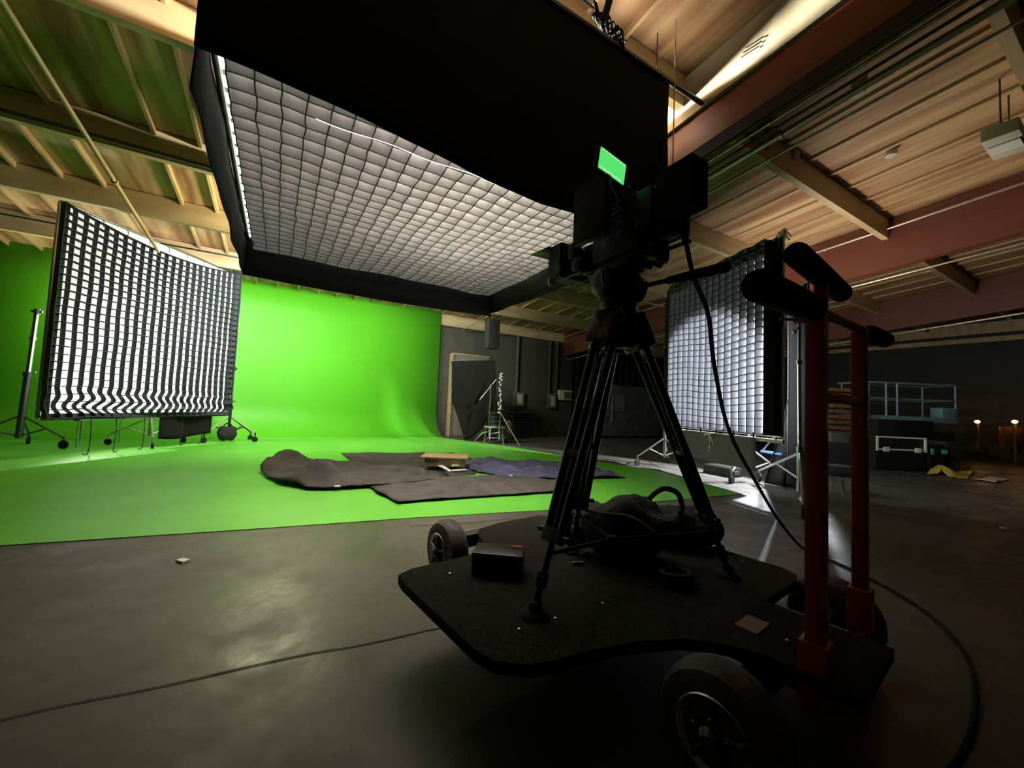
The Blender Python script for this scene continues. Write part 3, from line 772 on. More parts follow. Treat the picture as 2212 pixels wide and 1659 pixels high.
# hanging black box near the roof
b = at(1063, 722, f=10.8)
t = thing('hanging_speaker', 'tall black box hanging below the roof against the dark back wall', 'speaker', b)
MB().box(b, (.34, .25, .80), None, .01).out('speaker_body', M['hang'], t)
MB().cyl(b + Vector((0, 0, .4)), (b.x, b.y, roofz(b.y) - .04), .015).out('hanger', M['dsteel'], t)
# electric boxes, conduits
def wbox(label, px0, py0, px1, py1, m, depth=.12, cat='electrical box'):
    a, b = wallpt(px0, py0), wallpt(px1, py1)
    c_ = (a + b) / 2
    t = thing('electrical_box', label, cat, (c_.x, 11.64, c_.z))
    MB().box((c_.x, 11.7 - depth / 2 - .0, c_.z), (abs(b.x - a.x), depth, abs(a.z - b.z)), None, .01).out('box_body', m, t)
    MB().box((c_.x, 11.7 - depth - .005, c_.z), (abs(b.x - a.x) * .5, .012, abs(a.z - b.z) * .7)).out('door', M['cream'] if m == M['grey'] else M['grey'], t)
wbox('upright grey electrical box with pale door on the back wall, left of the pair', 1109, 846, 1130, 879, M['grey'])
wbox('narrow grey electrical box on the back wall beside the pale panel', 1183, 850, 1198, 882, M['grey'])
wbox('wide pale electrical panel on the back wall just left of the tripod leg', 1205, 842, 1245, 866, M['cream'])
def vcond(label, px, py0, py1, r=.03, m=None):
    a, b = wallpt(px, py0, 11.64), wallpt(px, py1, 11.64)
    tag(MB().cyl((a.x, 11.65, a.z), (a.x, 11.65, b.z), r).out('wall_conduit', m or M['wall'], origin=(a.x, 11.65, a.z)), label, 'pipe')
vcond('thick dark conduit rising from the upright electrical box', 1121, 722, 846, .05)
vcond('thin dark conduit rising from the narrow electrical box', 1190, 735, 850, .035)
vcond('thin dark conduit rising from the wide pale panel', 1206, 735, 842, .035)
a, b = wallpt(955, 709), wallpt(1095, 733)
tag(MB().cyl((a.x, 11.62, 3.38), (b.x, 11.62, 3.38), .03).out('wall_conduit', M['grey'], origin=(a.x, 11.62, 3.38)), 'grey conduit running level high on the back wall beside the green wall', 'pipe')
a, b = wallpt(1103, 895, 11.5), wallpt(1155, 909, 11.5)
t = thing('wall_shelf', 'low metal shelf unit on the back wall below the electrical boxes', 'shelf', ((a.x + b.x) / 2, 11.5, .75))
MB().box(((a.x + b.x) / 2, 11.5, .78), (b.x - a.x, .35, .04)).box(((a.x + b.x) / 2, 11.5, .66), (b.x - a.x, .35, .03)).out('shelf_board', M['grey'], t)
for x in (a.x + .03, b.x - .03): MB().box((x, 11.4, .39), (.03, .03, .78)).out('leg', M['grey'], t)
# black curtain and grey crates right of the corner
mb = MB().quadgrid(lambda u, v: Vector((9.15 + 8.4 * u, 11.3 + .06 * math.sin(u * 150), .03 + 3.15 * v)), 240, 3)
tag(mb.out('black_curtain', M['black'], solid=.01), 'black curtain covering the back wall behind the grey crate and tripod', 'curtain')
t = thing('storage_crate', 'big dull grey storage crate standing on the floor behind the tripod legs', 'crate', (11.2, 10.9, 0))
MB().box((11.5, 10.85, .98), (3.45, .7, 1.84), None, .01).out('crate_body', M['flat'], t)
MB().box((9.68, 10.85, .98), (.12, .72, 1.86)).out('end_panel', mat('crate_end', (.17, .17, .10), .6), t)
for x in (9.9, 11.0, 12.2, 13.0): MB().box((x, 10.85, .03), (.2, .6, .06)).out('foot', M['cam'], t)
MB().box((10.35, 10.48, 1.1), (.06, .04, 1.0)).box((10.7, 10.48, 1.25), (.5, .02, .6)).out('latch_panel', M['grey'], t)

# ------------------------------------------------------------------ far right clutter
def fbox(px0, px1, pyt, pyb, f, depth=.5):
    a, b = at(px0, pyb, f=f), at(px1, pyb, f=f)
    zt = at((px0 + px1) / 2, pyt, f=f).z; zb = at((px0 + px1) / 2, pyb, f=f).z
    c_ = (a + b) / 2; wd = (b - a).length
    return Vector((c_.x, c_.y, (zt + zb) / 2)), wd, zt - zb, Vector((c_.x, c_.y, zb))
RY = Matrix.Rotation(-YAW, 3, 'Z')
def rbox(mb, c_, w_, d_, h_, bev=.01): return mb.box(c_, (w_, d_, h_), RY, bev)
fwd = Vector((SY, CY, 0)); rgt = Vector((CY, -SY, 0))
def case(name, label, px0, px1, pyt, pyb, f, m, depth=.55, trimm=None, stack=False, cat='equipment case'):
    c_, w_, h_, base = fbox(px0, px1, pyt, pyb, f)
    if not stack:
        h_ = c_.z + h_ / 2; c_ = Vector((c_.x, c_.y, h_ / 2 + .002)); base.z = 0
    t = thing(name, label, cat, base)
    rbox(MB(), c_ + fwd * depth / 2, w_, depth, h_).out('case_body', m, t)
    if trimm:
        mb = MB()
        for zz in (h_ / 2 - .015, h_ * .12): rbox(mb, c_ + Vector((0, 0, zz)) - fwd * .012, w_, .03, .03, 0)
        for s_ in (-1, 1): rbox(mb, c_ + rgt * s_ * (w_ / 2 - .015) - fwd * .012 + Vector((0, 0, h_ * .28)), .035, .03, h_ * .42, 0)
        mb.out('edge_trim', trimm, t)
        for s_ in (-1, 1): rbox(MB(), c_ + rgt * s_ * w_ * .32 - fwd * .03 + Vector((0, 0, h_ * .12)), .12, .03, .10, .01).out('latch', trimm, t)
    return t
case('road_case', 'black road case with bright white metal edges and two latches, far right', 1893, 2000, 944, 1014, 8.3, M['cam'], trimm=M['white'])
case('road_case', 'plain black case sitting just behind and above the white-edged road case', 1898, 2018, 908, 1008, 9.0, M['cam'], depth=.4)
case('equipment_case', 'dark case with green and grey labels beside the white-edged road case', 2006, 2042, 962, 1018, 8.3, M['cam'], depth=.4)
q = at(2014, 975, f=8.26)
case('equipment_case', 'tall dark case at the right end of the row of cases', 2044, 2075, 955, 1012, 8.4, M['bag'], depth=.4)
case('equipment_case', 'low dark case seen between the orange posts, left of the pallet boards', 1788, 1846, 958, 1000, 8.6, M['bag'])
case('grey_bin', 'pale grey bin standing above the low dark case between the orange posts', 1797, 1836, 935, 1000, 9.25, M['grey'], depth=.3, cat='bin')
mb = MB(); rbox(mb, q, .05, .02, .12, 0); rbox(mb, q + rgt * .25, .10, .02, .09, 0)
tag(mb.out('green_tape', M['greenlbl'], origin=q), 'green tape marks on the dark case right of the white-edged road case', 'tape')
# timber stack
c_, w_, h_, base = fbox(1782, 1858, 838, 940, 9.75)
t = thing('lumber_stack', 'stack of brown boards in the dark between the two orange posts', 'lumber', Vector((base.x, base.y, 0)))
mb = MB(); rbox(mb, Vector((c_.x, c_.y, .3)), w_, .5, .6, 0); mb.out('cribbing', M['flat'], t)
n_ = 9
for i in range(n_):
    z_ = .62 + (c_.z + h_ / 2 - .62) * (i + .5) / n_
    rbox(MB(), Vector((c_.x, c_.y, z_)) + rgt * random.uniform(-.05, .08) + fwd * random.uniform(-.04, .04), w_ * random.uniform(.9, 1), .5, (c_.z + h_ / 2 - .62) / n_ * .62, 0).out('board', M['brown'], t)
# scissor lift
LFD = 9.9
lb = at(1970, 1000, f=LFD); lb.z = 0
t = thing('scissor_lift', 'blue-grey scissor lift with pipe guard rails behind the road cases', 'lift', lb)
c_, w_, h_, _ = fbox(1868, 2066, 899, 912, LFD)
rbox(MB(), Vector((c_.x, c_.y, c_.z)) + fwd * .4, w_, .9, .14).out('platform', M['teal'], t)
rbox(MB(), Vector((c_.x, c_.y, .45)) + fwd * .4 , w_ * .95, .8, .7).out('chassis', M['grey'], t)
zt, zm, zb = at(1970, 829, f=LFD).z, at(1970, 863, f=LFD).z, c_.z + .07
def railpt(px, z): p_ = at(px, 860, f=LFD); return Vector((p_.x, p_.y, z))
for (z_, r_) in ((zt, .025), (zm, .02)):
    MB().cyl(railpt(1868, z_), railpt(2064, z_), r_).cyl(railpt(1868, z_) + fwd * .8, railpt(2064, z_) + fwd * .8, r_).cyl(railpt(2064, z_), railpt(2064, z_) + fwd * .8, r_).cyl(railpt(1868, z_), railpt(1868, z_) + fwd * .8, r_).out('guard_rail', M['teal'], t)
for px in (1876, 1914, 1938, 2064):
    MB().cyl(railpt(px, zb), railpt(px, zt), .024).out('rail_post', M['teal'], t)
for px in (1876, 2064): MB().cyl(railpt(px, zb) + fwd * .8, railpt(px, zt) + fwd * .8, .024).out('rail_post', M['teal'], t)
MB().box(railpt(2045, zb + .12) + fwd * .1, (.3, .3, .24), RY).out('control_box', M['teal'], t)
for s_ in (-1, 1): MB().lathe(Vector((c_.x, c_.y, .16)) + rgt * s_ * w_ * .38 - fwd * .05, fwd, [(.07, 0), (.16, .01), (.16, .1), (.07, .11)], 20).out('wheel', M['rubber'], t)
# yellow cloth
def ring_cloth(name, polypx, m, label, cat='blanket', z=.012, amp=.02, f_=None, edge_amp=.02, seed=0, rings_n=16, per=14, humps=(), solid=.008, mat2=None):
    P_ = [at(px, py, z=z) for px, py in polypx]
    cen = sum(P_, Vector()) / len(P_)
    ring = []
    for i in range(len(P_)):
        for k_ in range(per):
            p_ = P_[i].lerp(P_[(i + 1) % len(P_)], k_ / per)
            ring.append(p_)
    mb = MB(); rings = []
    def hz(p_, f2):
        n1 = noise.noise(Vector((p_.x * 2.2, p_.y * 2.2, seed))); n2 = noise.noise(Vector((p_.x * 6, p_.y * 6, seed + 5)))
        h = max(0, n1) * amp * 1.6 + max(0, n2) * amp * .6
        for (hp, hr, ha) in humps:
            d_ = (Vector((p_.x, p_.y, 0)) - Vector((hp.x, hp.y, 0))).length / hr
            h += ha * math.exp(-d_ * d_ * 2)
        return h
    for r_ in range(1, rings_n + 1):
        f2 = (r_ / rings_n) ** .8
        row = []
        for p_ in ring:
            q_ = cen.lerp(p_, f2)
            if r_ == rings_n: q_ = q_ + Vector((noise.noise(p_ * 4 + Vector((seed, 0, 0))), noise.noise(p_ * 4 + Vector((0, seed, 3))), 0)) * edge_amp
            row.append(mb.b.verts.new((q_.x, q_.y, z + hz(q_, f2) * (1 if r_ < rings_n else .6))))
        rings.append(row)
    cv = mb.b.verts.new((cen.x, cen.y, z + hz(cen, 0)))
    n_ = len(ring)
    for k_ in range(n_): mb.b.faces.new((cv, rings[0][k_], rings[0][(k_ + 1) % n_]))
    for A, B in zip(rings, rings[1:]):
        for k_ in range(n_): mb.b.faces.new((A[k_], A[(k_ + 1) % n_], B[(k_ + 1) % n_], B[k_]))
    o_ = mb.out(name, m, None, solid=solid, origin=Vector((cen.x, cen.y, 0)))
    return tag(o_, label, cat)
ring_cloth('yellow_cloth', [(1992, 1026), (2030, 1014), (2095, 1012), (2105, 1022), (2090, 1034), (2060, 1032), (2035, 1025)], M['yellow'], 'crumpled yellow cloth on the floor in front of the dark cases', 'cloth', amp=.14, seed=4)
ring_cloth('pale_rag', [(2110, 1036), (2140, 1030), (2180, 1036), (2150, 1042)], M['cream'], 'small pale rag on the floor right of the yellow cloth', 'cloth', amp=.03, seed=9)
# amber lamps in the dark
for (px, lab, wd) in ((2111, 'small orange lamp on a post glowing in the far dark, left of two', .10), (2192, 'orange lamp over an amber box glowing at the right picture edge', .5)):
    p_ = at(px, 911, X=17.6)
    t = thing('far_lamp', lab, 'lamp', Vector((p_.x, p_.y, 0)))
    MB().sph(p_, .06, (1, 1, .8)).out('bulb', M['orangeglow'], t)
    MB().cyl(Vector((p_.x, p_.y, 0)), p_ - Vector((0, 0, .05)), .035).out('post', M['brown'], t)
    rbox(MB(), p_ + Vector((0, 0, -.45)) + fwd * .1, wd, .15, .6 if wd > .2 else .45).out('lamp_box', M['brownpatch'], t)
    lamp('far_lamp_light', 'POINT', p_ - fwd * .15, 1.2, (1, .5, .15), shadow_soft_size=.04)

# ------------------------------------------------------------------ blankets on the green floor
def Z5(x, y): return (540 + x / 2.633, 940 + y / 2.633)
ring_cloth('furniture_blanket', [Z5(520, 103), Z5(1150, 101), Z5(1215, 122), Z5(1330, 150), Z5(1280, 225), Z5(1000, 240), Z5(580, 155)], M['blackcloth'], 'dark blanket at the back of the pile, mostly under the wooden box', z=.010, amp=.03, seed=2)
ring_cloth('furniture_blanket', [Z5(1195, 148), Z5(1420, 145), Z5(1900, 155), Z5(2000, 200), Z5(2138, 240), Z5(1900, 244), Z5(1500, 246), Z5(1250, 200)], M['navy'], 'navy blue crumpled blanket lying right of the wooden box', z=.022, amp=.08, seed=3, edge_amp=.05, humps=[(at(*Z5(1390, 195), z=0), .2, .07), (at(*Z5(1450, 215), z=0), .2, .07), (at(*Z5(1640, 210), z=0), .25, .05)])
ring_cloth('furniture_blanket', [Z5(670, 288), Z5(1000, 262), Z5(1240, 240), Z5(1500, 228), Z5(1760, 262), Z5(1735, 320), Z5(1300, 345), Z5(830, 380)], M['blackcloth'], 'black blanket nearest the camera with a pointed left corner', z=.030, amp=.035, seed=11, edge_amp=.03)
ring_cloth('furniture_blanket', [Z5(50, 195), Z5(120, 160), Z5(220, 140), Z5(300, 152), Z5(570, 148), Z5(960, 165), Z5(1010, 235), Z5(1110, 245), Z5(780, 280), Z5(450, 298), Z5(330, 297), Z5(150, 262)], M['blackcloth'], 'black blanket reaching furthest left with a bunched rolled end', z=.042, amp=.05, seed=6, edge_amp=.03,
    humps=[(at(*Z5(200, 170), z=0), .40, .17), (at(*Z5(330, 280), z=0), .3, .13), (at(*Z5(410, 280), z=0), .25, .15), (at(*Z5(120, 200), z=0), .3, .10), (at(*Z5(1040, 232), z=0), .28, .12)])
q = at(*Z5(1085, 172), z=.04)
t = thing('apple_box', 'low pale wooden box sitting on the dark blankets', 'wooden box', q)
RB = Matrix.Rotation(-YAW + .05, 3, 'Z')
a, b = at(*Z5(985, 190), z=.07), at(*Z5(1200, 180), z=.07)
wd = (b - a).length
MB().box((a + b) / 2 + fwd * .28 + Vector((0, 0, .06)), (wd, .42, .12), RB, .004).out('box_body', M['boxwood'], t)
MB().box((a + b) / 2 + fwd * .26 + Vector((0, 0, .135)), (wd * 1.18, .48, .02), RB, .003).out('lid', M['wood'], t)
for (pl, lab, i) in (([Z5(1065, 172), Z5(1095, 170), Z5(1150, 203), Z5(1135, 207)], 'white paper strip lying slanted in front of the wooden box', 0), ([Z5(1150, 198), Z5(1225, 194), Z5(1240, 200), Z5(1150, 206)], 'white paper sheet lying flat in front of the wooden box', 1), ([Z5(1145, 172), Z5(1190, 170), Z5(1190, 178), Z5(1148, 180)], 'small white card leaning at the front of the wooden box', 2)):
    P_ = [at(px, py, z=.10) for px, py in pl]
    mb = MB().prism([(p_.x, p_.y) for p_ in P_], .098 + .004 * i, .103 + .004 * i)
    tag(mb.out('paper_sheet', M['white'], origin=P_[0]), lab, 'paper')
for (px, py) in ((497 / 2.633 + 540, 940 + 291 / 2.633), (540 + 1485 / 2.633, 940 + 230 / 2.633), (395, 1211), (2168, 1141)):
    p_ = at(px, py, z=.007 if py > 1100 else .058)
    tag(MB().box(p_, (.06, .04, .012), Matrix.Rotation(px, 3, 'Z')).out('litter_scrap', M['white'], origin=p_),
        {0: 'tiny white scrap at the near edge of the left black blanket', 1: 'tiny white scrap on the navy blanket', 2: 'tiny white scrap on the bare concrete at left', 3: 'tiny white scrap on the dark concrete at far right'}[[i for i, c0 in enumerate((1050, 1027, 1211, 1141)) if abs(py - c0) < 3][0] if [i for i, c0 in enumerate((1050, 1027, 1211, 1141)) if abs(py - c0) < 3] else 1], 'scrap')

# ------------------------------------------------------------------ dolly
w1 = Vector((-.33, 2.33)); wv = Vector((.79, .61)).normalized(); av = Vector((wv.y, -wv.x))
def D(w_, a_, z_=0):
    q_ = w1 + wv * w_ + av * a_
    return LF(q_.x, q_.y, z_)
W3 = (D(1, 0) - D(0, 0)).normalized(); A3 = (D(0, 1) - D(0, 0)).normalized()
RD = Matrix((W3, A3, Vector((0, 0, 1)))).transposed()
if RD.determinant() < 0: RD = Matrix((W3, -A3, Vector((0, 0, 1)))).transposed()
dolly = thing('camera_dolly', 'low carpeted four-wheel camera dolly with orange push handle in the right foreground', 'dolly', D(.5, .8))
DZ = .30
outl = [(-.50, .54), (-.50, 1.06), (-.48, 1.14), (-.42, 1.20), (-.34, 1.23), (-.2, 1.26), (-.08, 1.30), (.06, 1.37), (.14, 1.45), (.20, 1.56), (.20, 1.78), (.58, 1.78), (.58, 1.42), (.92, 1.42), (.99, 1.40), (1.03, 1.33), (1.03, .55), (1.0, .42), (.90, .38), (.80, .2), (.6, .1), (.3, .1), (.12, .14), (.06, .22), (.02, .34), (-.06, .43), (-.2, .45), (-.42, .45), (-.49, .48)]
mb = MB().prism([D(a, b)[:2] for a, b in outl], DZ - .035, DZ)
deck = mb.out('deck', M['carpet'], dolly, ang=30)
mb = MB()
mb.box(D(.5, .0, .2), (1.0, .07, .07), RD).box(D(.5, 1.53, .2), (1.0, .07, .07), RD).box(D(.35, .9, .22), (.08, 1.6, .08), RD).box(D(.65, .9, .22), (.08, 1.6, .08), RD)
mb.out('chassis', M['dsteel'], dolly)
for (px, py) in ((1122, 1358), (1200, 1335), (972, 1238), (1303, 1303), (1603, 1213), (1572, 1218), (1700, 1383)):
    p_ = at(px, py, z=DZ + .002)
    MB().lathe(p_ - Vector((0, 0, .003)), (0, 0, 1), [(.006, 0), (.006, .004), (.003, .006)], 12).out('bolt', M['steel'], dolly)
p_ = at(1625, 1350, z=DZ)
MB().box(p_ + Vector((0, 0, .002)), (.11, .07, .004), RD).out('floor_patch', M['brownpatch'], dolly)
def wheel(w_, a_, out_):
    c_ = D(w_, a_, .165)
    ax = W3 * out_
    wd = .115
    o_ = MB().lathe(c_ - ax * wd / 2, ax, [(.095, 0), (.12, -.004), (.150, .006), (.163, .025), (.166, .045), (.166, wd - .045), (.163, wd - .025), (.150, wd - .006), (.12, wd + .004), (.095, wd)], 48).out('wheel', M['tyre'], dolly)
    f0 = c_ + ax * (wd / 2)
    MB().lathe(f0 - ax * .02, ax, [(.04, 0), (.085, 0), (.092, .012), (.100, .026), (.097, .030), (.085, .022), (.060, .010), (.045, .012)], 40).out('rim', M['alu'], o_)
    mb = MB()
    for k_ in range(5):
        a0 = k_ * 2 * PI / 5
        t1 = Vector((0, 0, 1)) * math.cos(a0) + ax.cross(Vector((0, 0, 1))) * math.sin(a0)
        mb.cyl(f0 + ax * .004, f0 + t1 * .085 + ax * .004, .009, n=8)
        mb.sph(f0 + t1 * .045 + ax * .014, .008, n=6)
    mb.lathe(f0 - ax * .01, ax, [(.032, 0), (.030, .03), (.016, .045)], 20)
    mb.out('hub', M['dsteel'], o_)
    return o_
wheel(.0, .0, -1); wheel(1.0, .0, 1); wheel(.0, 1.53, -1); wheel(1.0, 1.53, 1)
# handle
hb = .18
P_a, P_b, P_c = LF(.882, 1.155), LF(1.33, 1.525), LF(1.00, 1.29)
hd = (P_b - P_a).normalized()
def hz(p_, z_): return Vector((p_.x, p_.y, z_))
handle = MB()
RH = Matrix.Rotation(math.atan2(hd.y, hd.x), 3, 'Z')
handle.box(hz(P_a, .76), (.046, .046, 1.16), RH, .006)
handle.box(hz(P_b, .76), (.046, .046, 1.16), RH, .006)
handle.box(hz(P_a.lerp(P_b, .5), .21), (.56, .046, .05), RH, .006)
handle.cyl(hz(P_a, 1.07), hz(P_b, 1.07), .017)
handle.cyl(hz(P_a - hd * .44, 1.29), hz(P_b + hd * .56, 1.385), .017)
hnd = handle.out('push_handle', M['orange'], dolly)
MB().box(hz(P_c, .85), (.034, .034, 1.24), RH, .005).cyl(hz(P_c - hd * .27, 1.47), hz(P_c + hd * .28, 1.47), .016).out('inner_mast', M['orange'], dolly)
def grip(a, b, r=.037):
    d = b - a
    MB().lathe(a, d, [(r * .5, 0), (r * .95, .004), (r, .015), (r * 1.02, d.length * .5), (r, d.length - .015), (r * .95, d.length - .004), (r * .5, d.length)], 24).out('foam_grip', M['foam'], hnd)
grip(hz(P_a - hd * .46, 1.288), hz(P_a - hd * .03, 1.315)); grip(hz(P_b + hd * .18, 1.36), hz(P_b + hd * .56, 1.387))
grip(hz(P_c - hd * .27, 1.47), hz(P_c + hd * .28, 1.47), .034)
for q_ in (P_a, P_b): MB().box(hz(q_, .30), (.07, .07, .16), RH, .005).out('socket', M['orange'], hnd)
for q_ in (P_b - hd * .09, P_b - hd * .16, P_a + hd * .1):
    MB().cyl(hz(q_, .24), hz(q_, .27), .016, n=6).out('socket_bolt', M['steel'], hnd)

# ---- things lying on the deck
q = at(1075, 1247, z=DZ); 
t = thing('hard_case', 'small black hard case with red mark lying on the left of the dolly deck', 'case', q)
RCs = Matrix.Rotation(-YAW - .12, 3, 'Z')
MB().box(q + fwd * .06 + Vector((0, 0, .032)), (.21, .13, .060), RCs, .010).out('case_base', M['cam'], t)
MB().box(q + fwd * .06 + Vector((0, 0, .078)), (.212, .132, .030), RCs, .010).out('case_lid', M['camgrey'], t)
MB().box(q + fwd * .09 + rgt * .075 + Vector((0, 0, .095)), (.045, .022, .003), RCs).out('red_tab', M['red'], t)
MB().box(q + fwd * .06 - rgt * .107 + Vector((0, 0, .06)), (.008, .07, .03), RCs).out('latch', M['alu'], t)
q = at(1345, 1215, z=DZ)
def softbag(label, name, c_, sx, sy, h, rz, seed, m, cat='bag'):
    t = thing(name, label, cat, c_)
    b = MB(); R_ = Matrix.Rotation(rz, 3, 'Z')
    bmesh.ops.create_uvsphere(b.b, u_segments=48, v_segments=24, radius=1)
    for v in b.b.verts:
        q_ = v.co
        x = math.copysign(abs(q_.x) ** .75, q_.x); y = math.copysign(abs(q_.y) ** .75, q_.y); z = (q_.z + 1) / 2
        z = z ** .9
        n_ = noise.noise(Vector((x * 1.6 + seed, y * 1.6, z * 1.5))) * .18 + noise.noise(Vector((x * 5 + seed, y * 5, z * 4))) * .05
        v.co = Vector(c_) + R_ @ Vector((x * sx * (1 + n_), y * sy * (1 + n_), max(0, z * h * (1 + n_))))
    b.out('bag_body', m, t)
    return t
tb = softbag('bulky black soft bag with a pale zip slumped between the tripod legs', 'equipment_bag', at(1345, 1205, z=DZ), .21, .15, .27, -YAW + .1, 3, M['bag'])
zp = [at(1250, 1097, f=1.93), at(1290, 1108, f=1.85), at(1345, 1112, f=1.78), at(1380, 1125, f=1.73), at(1412, 1150, f=1.70)]
MB().tube(zp, .006, 6, smooth=5).out('zip', M['zip'], tb)
tb2 = softbag('second black soft bag with carrying loop behind the tripod right leg', 'equipment_bag', at(1475, 1175, z=DZ), .19, .14, .19, -YAW - .2, 8, M['bag'])
MB().tube([at(1395, 1098, f=1.98), at(1402, 1078, f=2.0), at(1432, 1056, f=2.0), at(1462, 1064, f=2.0), at(1473, 1090, f=1.98), at(1470, 1110, f=1.95)], .013, 8, smooth=6).out('carry_loop', M['bag'], tb2)
sandbag('sandbag', 'flat black sandbag at the far left of the bag pile on the dolly', at(1262, 1150, z=DZ), (.20, .11, .09), .3, handle=False)
q = at(1462, 1262, z=DZ)
tag(MB().lathe(q + Vector((0, 0, .002)), (0, .12, 1), [(.045, 0), (.068, .002), (.070, .024), (.070, .026), (.068, .048), (.045, .05), (.042, .025), (.045, .0)], 32).out('tape_roll', M['rubber'], origin=q), 'roll of black tape lying on the deck right of the bags', 'tape roll')
for (px, py, lab, r_) in ((1262, 1196, 'upper of two pale flat clips on the deck in front of the bag', .1), (1248, 1216, 'lower of two pale flat clips on the deck in front of the bag', -.35)):
    p_ = at(px, py, z=DZ + .008)
    tag(MB().box(p_, (.055, .014, .012), Matrix.Rotation(r_, 3, 'Z') , .003).out('clip', M['grey'], origin=p_), lab, 'clip')

# ------------------------------------------------------------------ tripod
TC = LF(.437, 1.67)
AP = 1.36
feet = [(at(1155, 1330, z=DZ), 'near'), (at(1573, 1245, z=DZ), 'right'), (at(1236, 1192, z=DZ), 'rear')]
t = thing('tripod', 'black heavy-duty film tripod standing on the dolly deck', 'tripod', hz(TC, DZ))
MB().lathe(hz(TC, AP - .10), (0, 0, 1), [(.05, 0), (.078, .02), (.088, .06), (.092, .10), (.088, .115), (.06, .115)], 36).out('crown', M['legs'], t)
for (F, nm) in feet:
    d = Vector((F.x - TC.x, F.y - TC.y, 0)).normalized(); sd = Vector((-d.y, d.x, 0))
    top = hz(TC, AP - .03) + d * .075
    ft = F + Vector((0, 0, .03))
    ax = (ft - top)
    knee = top + ax * .78
    mb = MB()
    for s_ in (-1, 1):
        mb.cyl(top + sd * .046 * s_, knee + sd * .030 * s_, .0165)
    mb.cyl(top + ax * .12, top + ax * .86, .012)
    up = mb.out('upper_leg', M['legs'], t)
    MB().box(top, (.135, .085, .15), Matrix((sd, sd.cross(ax.normalized()) * -1, -ax.normalized())).transposed(), .012).out('shoulder', M['legs'], up)
    RK = Matrix((sd, sd.cross(ax.normalized()) * -1, -ax.normalized())).transposed()
    MB().box(top + ax * .5, (.075, .028, .03), RK, .005).out('leg_clamp', M['camgrey'], up)
    kb = MB().box(knee, (.085, .035, .05), RK, .006)
    kb.cyl(knee + sd * .05, knee + sd * .075, .013).cyl(knee - sd * .05 - ax * .01, knee - sd * .072 - ax * .01, .01)
    kb.out('leg_clamp', M['camgrey'], up)
    MB().cyl(knee, ft - ax.normalized() * .0, .0125).box(top + ax * .92, (.03, .03, .05), RK, .004).out('lower_leg', M['legs'], t)
    MB().lathe(F + Vector((0, 0, .001)), (0, 0, 1), [(.050, 0), (.050, .008), (.040, .018), (.024, .024), (.022, .045), (.014, .05)], 28).out('rubber_foot', M['rubber'], t)
mb = MB()
mid = hz(TC, DZ + .17)
for (F, nm) in feet: mb.cyl(mid, hz(TC, DZ + .03).lerp(F + Vector((0, 0, .03)), .0) * 0 + (hz(TC, AP).lerp(F, .82)), .008)
mb.lathe(mid - Vector((0, 0, .015)), (0, 0, 1), [(.02, 0), (.03, .01), (.02, .03)], 16)
mb.out('spreader', M['rubber'], t)

# fluid head
t = thing('fluid_head', 'black fluid head with pan handle between tripod and film camera', 'tripod head', hz(TC, AP + .015))
h0 = AP + .016
MB().lathe(hz(TC, h0), (0, 0, 1), [(.078, 0), (.082, .01), (.082, .03), (.074, .034), (.074, .055), (.079, .058), (.079, .075), (.070, .08)], 40).out('pan_drum', M['camgrey'], t)
MB().box(hz(TC, h0 + .14), (.15, .13, .13), None, .025).out('head_body', M['cam'], t)
MB().lathe(hz(TC, h0 + .15) - Vector((.085, 0, 0)), (-1, 0, 0), [(.062, 0), (.064, .015), (.055, .022), (.03, .024)], 32).out('tilt_dial', M['camgrey'], t)
MB().lathe(hz(TC, h0 + .15) + Vector((.085, 0, 0)), (1, 0, 0), [(.062, 0), (.064, .015), (.055, .022), (.03, .024)], 32).out('tilt_dial', M['camgrey'], t)
MB().box(hz(TC, h0 + .215) + Vector((0, .01, 0)), (.13, .24, .02), None, .004).out('quick_plate', M['camgrey'], t)
pe = at(1575, 575, f=1.34)
ps = hz(TC, 1.53) + Vector((.09, -.05, 0))
ph = MB().cyl(ps, pe, .010).sph(ps, .024).out('pan_handle', M['legs'], t)
d = (pe - ps)
MB().lathe(ps.lerp(pe, .32), d, [(.012, 0), (.016, .01), (.017, .1), (.019, d.length * .66), (.012, d.length * .68)], 20).out('grip', M['foam'], ph)
MB().tube([hz(TC, h0 + .12) + Vector((-.09, -.02, 0)), hz(TC, h0 + .13) + Vector((-.12, -.03, .01)), hz(TC, h0 + .16) + Vector((-.125, -.03, .02))], .008, 8).out('brake_lever', M['camgrey'], t)

# ------------------------------------------------------------------ film camera
C0 = hz(TC, h0 + .226)
t = thing('film_camera', 'black film camera with matte box, battery box and lit green monitor on the tripod', 'camera', C0)
def cb(x, y, z): return C0 + Vector((x, y, z))
body = MB().box(cb(0, -.05, .12), (.165, .27, .20), None, .010).box(cb(.0, .08, .10), (.12, .05, .12), None, .01).out('camera_body', M['cam'], t)
mb = MB()
for (dx, dy, dz, sx, sy, sz) in ((-.078, -.1, .13, .012, .09, .06), (-.078, .0, .08, .012, .06, .05), (-.076, -.02, .16, .01, .12, .012), (.02, -.18, .1, .09, .012, .1), (-.076, -.14, .06, .01, .04, .03), (.0, -.19, .16, .1, .02, .04)):
    mb.box(cb(dx, dy, dz), (sx, sy, sz), None, .003)
mb.out('side_panel', M['camgrey'], body)
# lens
MB().lathe(cb(0, .10, .10), (0, 1, 0), [(.045, 0), (.050, .01), (.050, .05), (.058, .055), (.058, .10), (.052, .105), (.052, .15), (.060, .155), (.060, .19)], 36).out('lens', M['camgrey'], t)
